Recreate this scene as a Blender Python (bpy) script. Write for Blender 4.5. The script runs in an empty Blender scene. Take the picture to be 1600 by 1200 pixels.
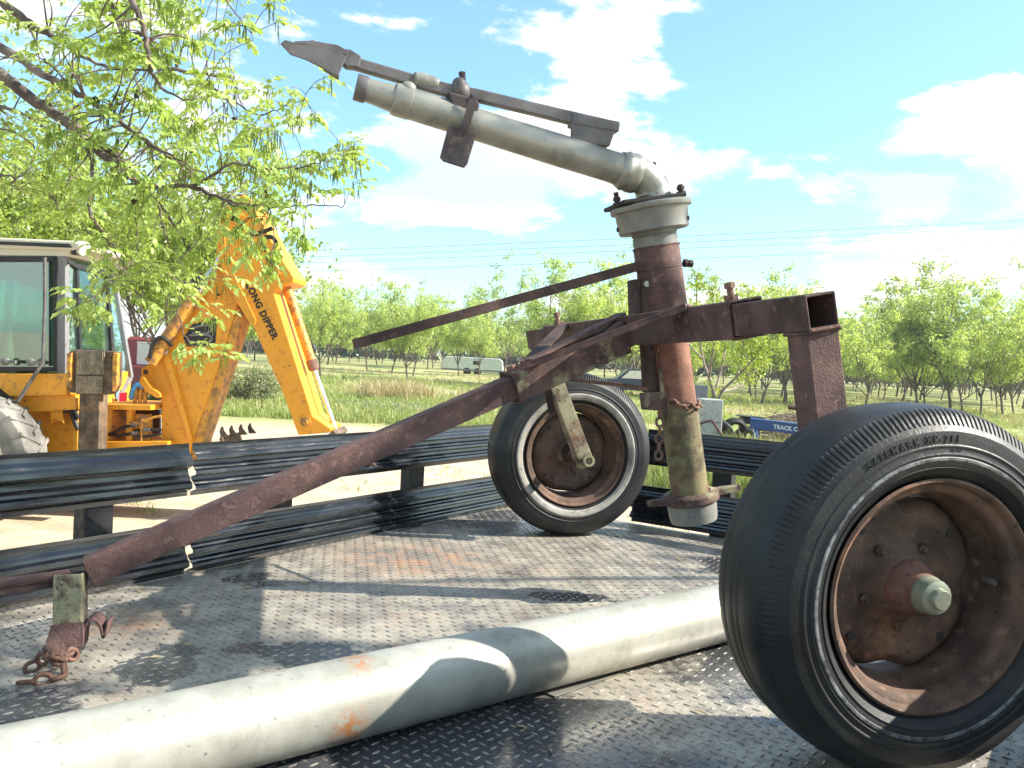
import bpy, bmesh, math, random
import numpy as np
from mathutils import Vector, Matrix
from math import radians as R, sin, cos, pi, tan
C = bpy.context
SC = C.scene
rnd = random.Random(7)

# ------------------------------------------------------------------ camera
DZ = 1.20                       # trailer deck above the ground
CAMZ = DZ + 0.7278
FPX, PIT, ROL = 1323.19, R(-1.8118), R(3.0198)
cF = Vector((0, cos(PIT), sin(PIT)))
cR0 = Vector((1, 0, 0)); cU0 = cR0.cross(cF)
cR = cR0*cos(ROL) + cU0*sin(ROL)
cU = cU0*cos(ROL) - cR0*sin(ROL)
cam = bpy.data.cameras.new('camera'); camo = bpy.data.objects.new('camera', cam)
C.collection.objects.link(camo)
cam.sensor_width = 36.0; cam.lens = FPX*36/1600
cam.clip_start = 0.02; cam.clip_end = 3000
camo.matrix_world = Matrix(((cR.x, cU.x, -cF.x, 0), (cR.y, cU.y, -cF.y, 0), (cR.z, cU.z, -cF.z, CAMZ), (0, 0, 0, 1)))
SC.camera = camo

# ------------------------------------------------------------------ sun, sky, exposure
SUN = Vector((1.4, 0.02, 1.0)).normalized()
SUN_EL = math.asin(SUN.z); SUN_AZ = math.atan2(SUN.x, SUN.y)
sl = bpy.data.lights.new('sun', 'SUN'); sl.energy = 5.0; sl.angle = R(0.53); sl.color = (1.0, 0.94, 0.83)
so = bpy.data.objects.new('sun', sl); C.collection.objects.link(so)
so.rotation_euler = SUN.to_track_quat('Z', 'Y').to_euler()
SC.view_settings.view_transform = 'Standard'; SC.view_settings.look = 'None'
SC.view_settings.exposure = 1.3; SC.view_settings.gamma = 1.0
SC.cycles.max_bounces = 6; SC.cycles.transparent_max_bounces = 12
SC.cycles.diffuse_bounces = 3; SC.cycles.glossy_bounces = 3; SC.cycles.transmission_bounces = 4

def mk_world():
    w = bpy.data.worlds.new('World'); SC.world = w; w.use_nodes = True
    nt = w.node_tree; N = nt.nodes; L = nt.links; N.clear()
    def nd(t, **k):
        n = N.new(t)
        for a, b in k.items(): setattr(n, a, b)
        return n
    def mth(op, a, b=None, c=None):
        n = nd('ShaderNodeMath', operation=op)
        for i, v in enumerate((a, b, c)):
            if v is None: continue
            if isinstance(v, (int, float)): n.inputs[i].default_value = v
            else: L.new(v, n.inputs[i])
        return n.outputs[0]
    out = nd('ShaderNodeOutputWorld'); bg = nd('ShaderNodeBackground')
    sky = nd('ShaderNodeTexSky', sky_type='NISHITA'); sky.sun_disc = False
    sky.sun_elevation = SUN_EL; sky.sun_rotation = SUN_AZ
    sky.air_density = 1.0; sky.dust_density = 0.6; sky.ozone_density = 1.6
    tc = nd('ShaderNodeTexCoord')
    sep = nd('ShaderNodeSeparateXYZ'); L.new(tc.outputs['Generated'], sep.inputs[0])
    mp = nd('ShaderNodeMapping'); mp.inputs['Scale'].default_value = (1, 1, 2.6); mp.inputs['Location'].default_value = (3.1, 0.4, 0.35)
    L.new(tc.outputs['Generated'], mp.inputs[0])
    n1 = nd('ShaderNodeTexNoise'); n1.inputs['Scale'].default_value = 4.6; n1.inputs['Detail'].default_value = 11; n1.inputs['Roughness'].default_value = 0.60
    L.new(mp.outputs[0], n1.inputs['Vector'])
    n2 = nd('ShaderNodeTexNoise'); n2.inputs['Scale'].default_value = 7.0; n2.inputs['Detail'].default_value = 9; n2.inputs['Roughness'].default_value = 0.58
    mp2 = nd('ShaderNodeMapping'); mp2.inputs['Scale'].default_value = (1, 1, 2.4); mp2.inputs['Location'].default_value = (0.4, 2.4, 0.02)
    L.new(tc.outputs['Generated'], mp2.inputs[0]); L.new(mp2.outputs[0], n2.inputs['Vector'])
    dens = mth('ADD', mth('MULTIPLY', mth('SUBTRACT', n1.outputs['Fac'], 0.5), 1.75), 0.475)
    # cloud banks and clear gaps placed by compass direction
    for (px, py, rx, kz, amp) in BANKS:
        d = dirpx(px, py)
        vs = nd('ShaderNodeVectorMath', operation='SUBTRACT'); L.new(tc.outputs['Generated'], vs.inputs[0]); vs.inputs[1].default_value = d
        vm = nd('ShaderNodeVectorMath', operation='MULTIPLY'); L.new(vs.outputs[0], vm.inputs[0]); vm.inputs[1].default_value = (1/rx, 1/rx, kz/rx)
        ln = nd('ShaderNodeVectorMath', operation='LENGTH'); L.new(vm.outputs[0], ln.inputs[0])
        g = mth('MULTIPLY', mth('POWER', 2.718, mth('MULTIPLY', mth('MULTIPLY', ln.outputs['Value'], ln.outputs['Value']), -1.0)), amp)
        dens = mth('ADD', dens, g)
    mr = nd('ShaderNodeMapRange', interpolation_type='SMOOTHSTEP'); L.new(dens, mr.inputs[0])
    mr.inputs[1].default_value = 0.47; mr.inputs[2].default_value = 0.62
    # grey undersides: thick middle of a cloud
    sh = nd('ShaderNodeMapRange', interpolation_type='SMOOTHSTEP'); L.new(n2.outputs['Fac'], sh.inputs[0])
    sh.inputs[1].default_value = 0.42; sh.inputs[2].default_value = 0.62
    th = nd('ShaderNodeMapRange', interpolation_type='SMOOTHSTEP'); L.new(dens, th.inputs[0])
    th.inputs[1].default_value = 0.58; th.inputs[2].default_value = 0.76
    shb = None
    for (px, py, rx, kz, amp) in UNDERS:
        d = dirpx(px, py)
        vs = nd('ShaderNodeVectorMath', operation='SUBTRACT'); L.new(tc.outputs['Generated'], vs.inputs[0]); vs.inputs[1].default_value = d
        vm = nd('ShaderNodeVectorMath', operation='MULTIPLY'); L.new(vs.outputs[0], vm.inputs[0]); vm.inputs[1].default_value = (1/rx, 1/rx, kz/rx)
        ln = nd('ShaderNodeVectorMath', operation='LENGTH'); L.new(vm.outputs[0], ln.inputs[0])
        g = mth('MULTIPLY', mth('POWER', 2.718, mth('MULTIPLY', mth('MULTIPLY', ln.outputs['Value'], ln.outputs['Value']), -1.0)), amp)
        shb = g if shb is None else mth('ADD', shb, g)
    sh2 = nd('ShaderNodeMapRange', interpolation_type='SMOOTHSTEP'); L.new(mth('ADD', n2.outputs['Fac'], shb), sh2.inputs[0])
    sh2.inputs[1].default_value = 0.50; sh2.inputs[2].default_value = 0.82; sh2.inputs[4].default_value = 0.9
    shd = mth('MAXIMUM', mth('MULTIPLY', mth('MULTIPLY', sh.outputs[0], th.outputs[0]), 0.6), sh2.outputs[0])
    cc = nd('ShaderNodeMix', data_type='RGBA'); L.new(shd, cc.inputs[0])
    cc.inputs[6].default_value = (7.0, 7.0, 7.1, 1); cc.inputs[7].default_value = (4.3, 4.75, 5.4, 1)
    tint = nd('ShaderNodeMix', data_type='RGBA', blend_type='MULTIPLY'); tint.inputs[0].default_value = 1.0
    L.new(sky.outputs[0], tint.inputs[6]); tint.inputs[7].default_value = SKYTINT
    add = nd('ShaderNodeMix', data_type='RGBA', blend_type='ADD'); add.inputs[0].default_value = 1.0
    L.new(tint.outputs[2], add.inputs[6]); add.inputs[7].default_value = (0.45, 0.95, 1.3, 1)
    mx = nd('ShaderNodeMix', data_type='RGBA')
    below = mth('GREATER_THAN', sep.outputs[2], -0.01)
    L.new(mth('MULTIPLY', mr.outputs[0], below), mx.inputs[0])
    L.new(add.outputs[2], mx.inputs[6]); L.new(cc.outputs[2], mx.inputs[7])
    L.new(mx.outputs[2], bg.inputs[0]); bg.inputs[1].default_value = 0.080
    L.new(bg.outputs[0], out.inputs[0])

def dirpx(px, py):
    v = cF + cR*((px-800)/FPX) + cU*((600-py)/FPX)
    return tuple(v.normalized())
SKYTINT = (1.0, 1.25, 1.25, 1)
BANKS = [  # photo direction, radius, vertical squeeze, density
    (900, 75, 0.09, 1.5, 0.13), (985, 115, 0.08, 1.5, 0.13), (1500, 235, 0.17, 2.2, 0.20), (1570, 150, 0.07, 1.5, 0.10), (1200, 262, 0.10, 3.0, 0.16), (720, 262, 0.19, 3.0, 0.16),
    (480, 190, 0.11, 2.0, 0.14), (640, 440, 0.3, 9.0, 0.17), (1450, 430, 0.3, 8.0, 0.16), (880, 320, 0.12, 5, 0.08), (620, 325, 0.12, 5, 0.08), (1400, 385, 0.12, 8, 0.07), (1380, 190, 0.05, 1.5, 0.06), (300, 250, 0.1, 2, 0.08),
    (1260, 60, 0.16, 1.4, -0.18), (640, 50, 0.12, 1.6, -0.16), (380, 30, 0.2, 1.5, -0.12), (1480, 50, 0.15, 1.6, -0.15),
    (1130, 335, 0.16, 8.0, -0.14), (760, 388, 0.30, 14.0, -0.16), (600, 262, 0.04, 1.5, -0.16), (1180, 165, 0.07, 1.6, -0.14), (400, 395, 0.1, 5.0, -0.08), (1500, 355, 0.12, 12, -0.10)]
UNDERS = [(690, 285, 0.10, 2.6, 0.26), (840, 300, 0.07, 3.0, 0.2), (1230, 290, 0.08, 3.0, 0.24), (1430, 290, 0.08, 2.6, 0.26), (1560, 300, 0.06, 2.2, 0.2), (640, 352, 0.06, 5, 0.22), (1480, 405, 0.12, 8, 0.22), (560, 460, 0.12, 8, 0.16), (880, 130, 0.05, 1.5, 0.12), (560, 240, 0.05, 2, 0.18)]
mk_world()

# ------------------------------------------------------------------ unprojection: where a seen point stands at a known depth / height / plane
def ray(px, py): return cF + cR*((px-800)/FPX) + cU*((600-py)/FPX)
CP = Vector((0, 0, CAMZ))
def at(px, py, Y): v = ray(px, py); return CP + v*(Y/v.y)
def onz(px, py, z): v = ray(px, py); return CP + v*((z-CAMZ)/v.z)
def onpl(px, py, P0, n): v = ray(px, py); return CP + v*(((P0-CP).dot(n))/v.dot(n))

# ------------------------------------------------------------------ mesh builder
ORG = [Vector((0, 0, 0))]
def V(*a): return Vector(a)
def basis(d, up=None):
    d = d.normalized()
    u = up if up is not None else (Vector((0, 0, 1)) if abs(d.z) < 0.95 else Vector((1, 0, 0)))
    x = u.cross(d).normalized(); y = d.cross(x).normalized()
    return x, y, d
class MB:
    def __init__(s): s.v = []; s.f = []
    def add(s, vs, fs):
        o = len(s.v); s.v += [tuple(v) for v in vs]; s.f += [tuple(i+o for i in f) for f in fs]; return s
    def box(s, c, x, y, z, sx, sy, sz):
        x, y, z = x.normalized()*sx/2, y.normalized()*sy/2, z.normalized()*sz/2
        vs = [c+x*i+y*j+z*k for k in (-1, 1) for j in (-1, 1) for i in (-1, 1)]
        return s.add(vs, [(0, 2, 3, 1), (4, 5, 7, 6), (0, 1, 5, 4), (2, 6, 7, 3), (0, 4, 6, 2), (1, 3, 7, 5)])
    def abox(s, x0, x1, y0, y1, z0, z1):
        return s.box(V((x0+x1)/2, (y0+y1)/2, (z0+z1)/2), V(1, 0, 0), V(0, 1, 0), V(0, 0, 1), x1-x0, y1-y0, z1-z0)
    def bar(s, a, b, w, h, up=None):
        x, y, d = basis(b-a, up); return s.box((a+b)/2, x, y, d, w, h, (b-a).length)
    def sqtube(s, a, b, w, h, t=0.006, up=None):
        x, y, d = basis(b-a, up); vs = []; fs = []
        for p in (a, b):
            for k in (0, t):
                for (i, j) in ((-1, -1), (1, -1), (1, 1), (-1, 1)): vs.append(p + x*i*(w/2-k) + y*j*(h/2-k))
        for q in range(4):
            r = (q+1) % 4
            fs += [(q, r, 8+r, 8+q), (4+q, 12+q, 12+r, 4+r), (q, 4+q, 4+r, r), (8+q, 8+r, 12+r, 12+q)]
        return s.add(vs, fs)
    def tube(s, pts, rad, seg=12, cap=True, ang0=0.0):
        n = len(pts); rad = rad if isinstance(rad, (list, tuple)) else [rad]*n
        vs = []; fs = []; px = None
        for i, p in enumerate(pts):
            d = (pts[min(i+1, n-1)]-pts[max(i-1, 0)]).normalized()
            if px is None: x, y, _ = basis(d)
            else:
                x = (px - d*px.dot(d)).normalized(); y = d.cross(x)
            px = x
            for k in range(seg):
                t = ang0+2*pi*k/seg; vs.append(p + (x*cos(t)+y*sin(t))*rad[i])
        for i in range(n-1):
            for k in range(seg):
                k2 = (k+1) % seg; fs.append((i*seg+k, i*seg+k2, (i+1)*seg+k2, (i+1)*seg+k))
        if cap: fs.append(tuple(range(seg-1, -1, -1))); fs.append(tuple(range((n-1)*seg, n*seg)))
        return s.add(vs, fs)
    def cyl(s, a, b, r, seg=20, r2=None): return s.tube([a, b], [r, r if r2 is None else r2], seg)
    def lathe(s, prof, o, ax, seg=32, fn=None, x=None, close=False, cap=False):
        """prof: (radius, offset along ax)"""
        X, Y, D = basis(ax, x) if x is None else (x, ax.cross(x), ax)
        vs = []; fs = []; n = len(prof)
        for k in range(seg):
            t = 2*pi*k/seg
            for i, (r, h) in enumerate(prof):
                if fn: r, h = fn(r, h, t, i, k)
                vs.append(o + (X*cos(t)+Y*sin(t))*r + D*h)
        m = n if close else n-1
        for k in range(seg):
            k2 = (k+1) % seg
            for i in range(m):
                j = (i+1) % n; fs.append((k*n+i, k*n+j, k2*n+j, k2*n+i))
        if cap: fs.append(tuple(k*n for k in range(seg))); fs.append(tuple(k*n+n-1 for k in range(seg-1, -1, -1)))
        return s.add(vs, fs)
    def prism(s, pts, d):
        n = len(pts); vs = [p for p in pts]+[p+d for p in pts]
        fs = [tuple(range(n-1, -1, -1)), tuple(range(n, 2*n))]+[(i, (i+1) % n, n+(i+1) % n, n+i) for i in range(n)]
        return s.add(vs, fs)
    def sphere(s, c, r, seg=12, rings=8, sc=(1, 1, 1)):
        vs = [c+V(0, 0, r*sc[2])]; fs = []
        for i in range(1, rings):
            a = pi*i/rings
            for k in range(seg):
                t = 2*pi*k/seg; vs.append(c+V(r*sc[0]*sin(a)*cos(t), r*sc[1]*sin(a)*sin(t), r*sc[2]*cos(a)))
        vs.append(c-V(0, 0, r*sc[2])); L = len(vs)-1
        for k in range(seg):
            k2 = (k+1) % seg; fs.append((0, 1+k, 1+k2)); fs.append((L, 1+(rings-2)*seg+k2, 1+(rings-2)*seg+k))
            for i in range(rings-2): fs.append((1+i*seg+k, 1+(i+1)*seg+k, 1+(i+1)*seg+k2, 1+i*seg+k2))
        return s.add(vs, fs)
    def torus_link(s, c, ax, wd, R_, ext, r, seg=16, ms=8):
        """oval chain link: ax long direction, wd width direction"""
        nrm = ax.cross(wd).normalized(); vs = []; fs = []
        for i in range(seg):
            t = 2*pi*i/seg
            cc = ax*(cos(t)*R_ + (ext if cos(t) > 0 else -ext)) + wd*sin(t)*R_
            rd = (ax*cos(t)+wd*sin(t))
            for k in range(ms):
                q = 2*pi*k/ms; vs.append(c+cc+rd*cos(q)*r+nrm*sin(q)*r)
        for i in range(seg):
            for k in range(ms):
                i2 = (i+1) % seg; k2 = (k+1) % ms
                fs.append((i*ms+k, i*ms+k2, i2*ms+k2, i2*ms+k))
        return s.add(vs, fs)
    def build(s, name, mat, parent=None, smooth=False, bevel=0, seg=2, angle=35):
        me = bpy.data.meshes.new(name)
        o = ORG[0]
        me.from_pydata([(v[0]-o.x, v[1]-o.y, v[2]-o.z) for v in s.v], [], s.f); me.update()
        bm = bmesh.new(); bm.from_mesh(me); bmesh.ops.recalc_face_normals(bm, faces=bm.faces); bm.to_mesh(me); bm.free()
        if mat: me.materials.append(mat)
        ob = bpy.data.objects.new(name, me); C.collection.objects.link(ob)
        if parent: ob.parent = parent
        else: ob.location = o
        if smooth:
            me.polygons.foreach_set('use_smooth', [True]*len(me.polygons))
            if smooth != 'all': me.set_sharp_from_angle(angle=R(angle))
        if bevel:
            b = ob.modifiers.new('bevel', 'BEVEL'); b.width = bevel; b.segments = seg; b.limit_method = 'ANGLE'; b.angle_limit = R(40)
        return ob
def tag(o, label=None, cat=None, group=None, kind=None):
    if label: o['label'] = label
    if cat: o['category'] = cat
    if group: o['group'] = group
    if kind: o['kind'] = kind
    return o
def empty(name, loc, label, cat, group=None):
    o = bpy.data.objects.new(name, None); C.collection.objects.link(o); o.location = loc; o.empty_display_size = 0.1
    ORG[0] = Vector(loc); return tag(o, label, cat, group)
def top(loc=(0, 0, 0)): ORG[0] = Vector(loc)
def smoothpts(pts, n=6):
    """Catmull-Rom through the points"""
    out = []
    for i in range(len(pts)-1):
        p0 = pts[max(i-1, 0)]; p1 = pts[i]; p2 = pts[i+1]; p3 = pts[min(i+2, len(pts)-1)]
        for k in range(n):
            t = k/n
            out.append(0.5*((2*p1)+(p2-p0)*t+(2*p0-5*p1+4*p2-p3)*t*t+(3*p1-p0-3*p2+p3)*t**3))
    out.append(pts[-1]); return out
def hexbolt(mb, c, ax, r=0.009, h=0.008, shank=0.0, sr=0.005):
    if shank: mb.cyl(c, c+ax*shank, sr, 8)
    mb.tube([c, c+ax*h], r, 6)
    return mb

# ------------------------------------------------------------------ materials
class NT:
    def __init__(s, name):
        s.m = bpy.data.materials.new(name); s.m.use_nodes = True; s.nt = s.m.node_tree; s.N = s.nt.nodes; s.L = s.nt.links
        s.N.clear(); s.out = s.N.new('ShaderNodeOutputMaterial'); s.tc = None
    def co(s):
        if not s.tc: s.tc = s.N.new('ShaderNodeTexCoord')
        return s.tc.outputs['Object']
    def pos(s): return s.N.new('ShaderNodeNewGeometry').outputs['Position']
    def link(s, v, i):
        if isinstance(v, (int, float)): i.default_value = v
        elif isinstance(v, tuple): i.default_value = v if len(v) == 4 or i.type == 'VECTOR' else v+(1,)
        else: s.L.new(v, i)
    def noise(s, scale, detail=4, rough=0.55, vec=None, sc=None, loc=None, dist=0):
        n = s.N.new('ShaderNodeTexNoise'); n.inputs['Scale'].default_value = scale; n.inputs['Detail'].default_value = detail
        n.inputs['Roughness'].default_value = rough; n.inputs['Distortion'].default_value = dist
        v = vec if vec is not None else s.co()
        if sc or loc:
            mp = s.N.new('ShaderNodeMapping'); s.L.new(v, mp.inputs[0])
            if sc: mp.inputs['Scale'].default_value = sc
            if loc: mp.inputs['Location'].default_value = loc
            v = mp.outputs[0]
        s.L.new(v, n.inputs['Vector']); return n.outputs['Fac']
    def vor(s, scale, feat='F1', vec=None):
        n = s.N.new('ShaderNodeTexVoronoi'); n.feature = feat; n.inputs['Scale'].default_value = scale
        s.L.new(vec if vec is not None else s.co(), n.inputs['Vector']); return n.outputs['Distance']
    def ramp(s, v, a, b, lo=0.0, hi=1.0):
        n = s.N.new('ShaderNodeMapRange'); n.interpolation_type = 'SMOOTHSTEP'; s.L.new(v, n.inputs[0])
        n.inputs[1].default_value = a; n.inputs[2].default_value = b; n.inputs[3].default_value = lo; n.inputs[4].default_value = hi
        return n.outputs[0]
    def mix(s, f, a, b, bt='MIX'):
        n = s.N.new('ShaderNodeMix'); n.data_type = 'RGBA'; n.blend_type = bt
        s.link(f, n.inputs[0]); s.link(a, n.inputs[6]); s.link(b, n.inputs[7]); return n.outputs[2]
    def math(s, op, a, b=None):
        n = s.N.new('ShaderNodeMath'); n.operation = op; s.link(a, n.inputs[0])
        if b is not None: s.link(b, n.inputs[1])
        return n.outputs[0]
    def sep(s, v):
        n = s.N.new('ShaderNodeSeparateXYZ'); s.L.new(v, n.inputs[0]); return n.outputs
    def bump(s, h, strength=0.3, dist=0.01, nrm=None):
        n = s.N.new('ShaderNodeBump'); n.inputs['Strength'].default_value = strength; n.inputs['Distance'].default_value = dist
        s.L.new(h, n.inputs['Height'])
        if nrm: s.L.new(nrm, n.inputs['Normal'])
        return n.outputs[0]
    def pbr(s, col, rough=0.6, metal=0.0, nrm=None, spec=0.5, **k):
        p = s.N.new('ShaderNodeBsdfPrincipled')
        s.link(col, p.inputs['Base Color']); s.link(rough, p.inputs['Roughness']); s.link(metal, p.inputs['Metallic'])
        s.link(spec, p.inputs['Specular IOR Level'])
        for a, b in k.items(): s.link(b, p.inputs[a.replace('_', ' ')])
        if nrm: s.L.new(nrm, p.inputs['Normal'])
        s.L.new(p.outputs[0], s.out.inputs['Surface']); s.p = p; return s.m

def m_rust(name, c1=(0.056, 0.033, 0.030), c2=(0.120, 0.070, 0.060), lichen=None, grain=260, bs=0.5, lith=(0.5, 0.62)):
    t = NT(name); a = t.noise(9, 5); b = t.noise(grain, 3); e = t.noise(45, 4)
    col = t.mix(t.ramp(a, 0.35, 0.65), c1, c2)
    col = t.mix(t.ramp(e, 0.55, 0.75), col, tuple(x*1.5 for x in c2))
    col = t.mix(t.math('MULTIPLY', t.ramp(t.noise(3.3, 6, 0.7, loc=(8, 1, 5)), 0.50, 0.68), t.ramp(e, 0.35, 0.6, 0.1, 0.75)), col, (c2[0]*1.9, c2[1]*1.55, c2[2]*1.15))
    col = t.mix(t.ramp(t.noise(2.1, 5, 0.7, loc=(1, 7, 3)), 0.52, 0.7, 0, 0.6), col, tuple(x*0.55 for x in c1))
    col = t.mix(t.ramp(b, 0.60, 0.72, 0, 0.7), col, tuple(x*0.35 for x in c1))
    if lichen:
        g = t.noise(14, 6, 0.65, loc=(3, 1, 2)); col = t.mix(t.ramp(g, *lith), col, lichen)
        s_ = t.noise(120, 2); col = t.mix(t.ramp(s_, 0.62, 0.7, 0, 0.8), col, c1)
    h = t.math('ADD', b, t.math('MULTIPLY', t.noise(grain*0.35, 3), 0.8))
    return t.pbr(col, 0.78, 0.0, t.bump(h, bs, 0.004), 0.3)
def m_paint(name, c, dirt=(0.12, 0.07, 0.03), amt=(0.62, 0.72), rough=0.4, chips=(0.05, 0.02, 0.01), metal=0.0, chip=(0.69, 0.72), bs=0.08):
    t = NT(name); a = t.noise(2.2, 6, 0.6); b = t.noise(11, 8, 0.7, loc=(5, 2, 1)); f = t.noise(60, 3)
    col = t.mix(t.ramp(a, 0.3, 0.75, 0, 0.35), c, tuple(min(1, x*0.62) for x in c))
    col = t.mix(t.ramp(b, *amt), col, dirt); col = t.mix(t.ramp(t.noise(26, 6, 0.7), *chip), col, chips)
    return t.pbr(col, t.ramp(f, 0.3, 0.7, rough*0.8, min(1, rough*1.3)), metal, t.bump(f, bs, 0.003), 0.45)
def m_alu(name, c=(0.32, 0.315, 0.27), c2=(0.20, 0.197, 0.165), rough=0.42, metal=0.35, rustp=False):
    t = NT(name); a = t.noise(7, 7, 0.65); b = t.noise(24, 8, 0.7, sc=(1, 1, 1), loc=(1, 2, 3)); f = t.noise(300, 2)
    col = t.mix(t.ramp(a, 0.38, 0.62), c, c2); col = t.mix(t.ramp(b, 0.58, 0.70, 0, 0.6), col, (0.20, 0.19, 0.15))
    col = t.mix(t.ramp(t.noise(60, 4), 0.66, 0.72, 0, 0.7), col, (0.12, 0.11, 0.09))
    if rustp:
        r_ = None
        for (cx, cy, cz, rr_) in RUSTSPOTS:
            vs_ = t.N.new('ShaderNodeVectorMath'); vs_.operation = 'DISTANCE'; t.L.new(t.pos(), vs_.inputs[0]); vs_.inputs[1].default_value = (cx, cy, cz)
            q_ = t.math('MULTIPLY', t.ramp(vs_.outputs['Value'], rr_*0.2, rr_, 1, 0), t.ramp(t.noise(42, 6, 0.75), 0.42, 0.56)); r_ = q_ if r_ is None else t.math('MAXIMUM', r_, q_)
        st_ = t.noise(9, 6, 0.7, loc=(4, 4, 1)); col = t.mix(t.ramp(st_, 0.52, 0.75, 0, 0.5), col, (0.30, 0.27, 0.19))
        col = t.mix(t.ramp(t.noise(90, 5, 0.7, sc=(0.25, 0.35, 1)), 0.60, 0.72, 0, 0.35), col, (0.16, 0.15, 0.12))
        col = t.mix(r_, col, (0.42, 0.17, 0.06))
    return t.pbr(col, t.ramp(a, 0.3, 0.7, rough*0.8, rough*1.3), metal, t.bump(t.math('ADD', f, b), 0.12, 0.002), 0.5)
RUSTSPOTS = [tuple(onz(540, 1130, DZ+0.06)*1.0), tuple(onz(556, 1046, DZ+0.135))]
RUSTSPOTS = [(p[0], p[1], p[2], q) for p, q in zip(RUSTSPOTS, (0.055, 0.045))]
M = {}
M['rust'] = m_rust('rust brown')
M['rust_lit'] = m_rust('rust coarse lit', (0.075, 0.043, 0.040), (0.155, 0.088, 0.077), grain=330, bs=0.55)  # paler copy of the rust, sunlight painted into its tone
M['rust_lichen'] = m_rust('rust lichen', lichen=(0.25, 0.215, 0.125), lith=(0.48, 0.64))
M['rust_lichen_heavy'] = m_rust('rust lichen heavy', lichen=(0.29, 0.265, 0.16), lith=(0.38, 0.56))
M['rust_chain'] = m_rust('rust chain', (0.10, 0.052, 0.038), (0.21, 0.115, 0.085))
M['rust_dark'] = m_rust('rust dark', (0.035, 0.022, 0.02), (0.075, 0.045, 0.038))
M['steel_dark'] = m_rust('dark steel', (0.03, 0.027, 0.03), (0.075, 0.06, 0.058), grain=200, bs=0.25)
M['rim_rust'] = m_rust('rim rust', (0.060, 0.040, 0.030), (0.15, 0.092, 0.066), grain=90, bs=0.25)
M['rim_rust_red'] = m_rust('rim rust red', (0.085, 0.045, 0.034), (0.18, 0.092, 0.068), grain=90, bs=0.25)
M['alu'] = m_alu('weathered aluminium')
M['alu_dark'] = m_alu('shade grey aluminium', (0.145, 0.132, 0.128), (0.085, 0.077, 0.076), 0.5, 0.3)  # tone lowered so the rocker arm's shaded side sits in the colour
M['alu_pipe'] = m_alu('pipe aluminium', (0.43, 0.42, 0.365), (0.30, 0.295, 0.25), 0.38, 0.3, True)
M['flange'] = m_alu('flange alloy', (0.225, 0.22, 0.19), (0.15, 0.15, 0.14), 0.5, 0.2)
M['post_black'] = m_paint('black post paint', (0.010, 0.010, 0.012), (0.05, 0.04, 0.035), (0.62, 0.8), 0.6)
M['clamp'] = m_rust('blackened clamp steel', (0.018, 0.015, 0.016), (0.04, 0.034, 0.034), grain=200, bs=0.25)
M['cup'] = m_alu('coupler alloy', (0.25, 0.24, 0.215), (0.17, 0.165, 0.15), 0.55, 0.1)
M['joint'] = m_rust('tan rusted post', (0.20, 0.13, 0.07), (0.42, 0.32, 0.19))
M['zinc'] = m_alu('pale grease cap', (0.36, 0.375, 0.28), (0.25, 0.265, 0.20), 0.35, 0.4)
M['yellow'] = m_paint('worn yellow paint', (0.82, 0.345, 0.022), (0.34, 0.155, 0.04), (0.52, 0.72), 0.45, chip=(0.64, 0.67))
M['yellow_worn'] = m_paint('scratched yellow paint', (0.70, 0.32, 0.04), (0.24, 0.12, 0.05), (0.44, 0.62), 0.5, chip=(0.60, 0.64))
M['grime'] = m_rust('grimy brown pad', (0.075, 0.05, 0.035), (0.16, 0.115, 0.08), grain=60, bs=0.3)
M['black'] = m_paint('black trim', (0.02, 0.02, 0.022), (0.05, 0.045, 0.04), (0.5, 0.8), 0.45)
M['hose'] = m_paint('hose rubber', (0.015, 0.015, 0.016), (0.06, 0.05, 0.04), (0.55, 0.8), 0.5)
M['grey_post'] = m_paint('cab grey paint', (0.20, 0.20, 0.21), (0.12, 0.11, 0.10), (0.55, 0.75), 0.5)
M['cream'] = m_paint('cream roof paint', (0.62, 0.58, 0.47), (0.30, 0.26, 0.2), (0.58, 0.75), 0.5)
M['chrome'] = m_alu('ram rod', (0.75, 0.76, 0.8), (0.6, 0.62, 0.66), 0.2, 0.8)
M['white'] = m_paint('white paint', (0.66, 0.68, 0.70), (0.4, 0.38, 0.33), (0.62, 0.8), 0.4)
M['red'] = m_paint('faded red paint', (0.17, 0.035, 0.04), (0.16, 0.06, 0.05), (0.6, 0.8), 0.45)
M['blue'] = m_paint('blue sign paint', (0.02, 0.07, 0.26), (0.10, 0.12, 0.2), (0.6, 0.75), 0.4)
M['blue_hose'] = m_paint('blue hose', (0.06, 0.30, 0.62), (0.2, 0.25, 0.3), (0.7, 0.8), 0.4)
M['letter_black'] = m_paint('black lettering', (0.018, 0.016, 0.014), (0.25, 0.12, 0.03), (0.66, 0.72), 0.5)
M['letter_white'] = m_paint('white lettering', (0.7, 0.72, 0.75), (0.4, 0.4, 0.4), (0.66, 0.75), 0.5)

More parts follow.
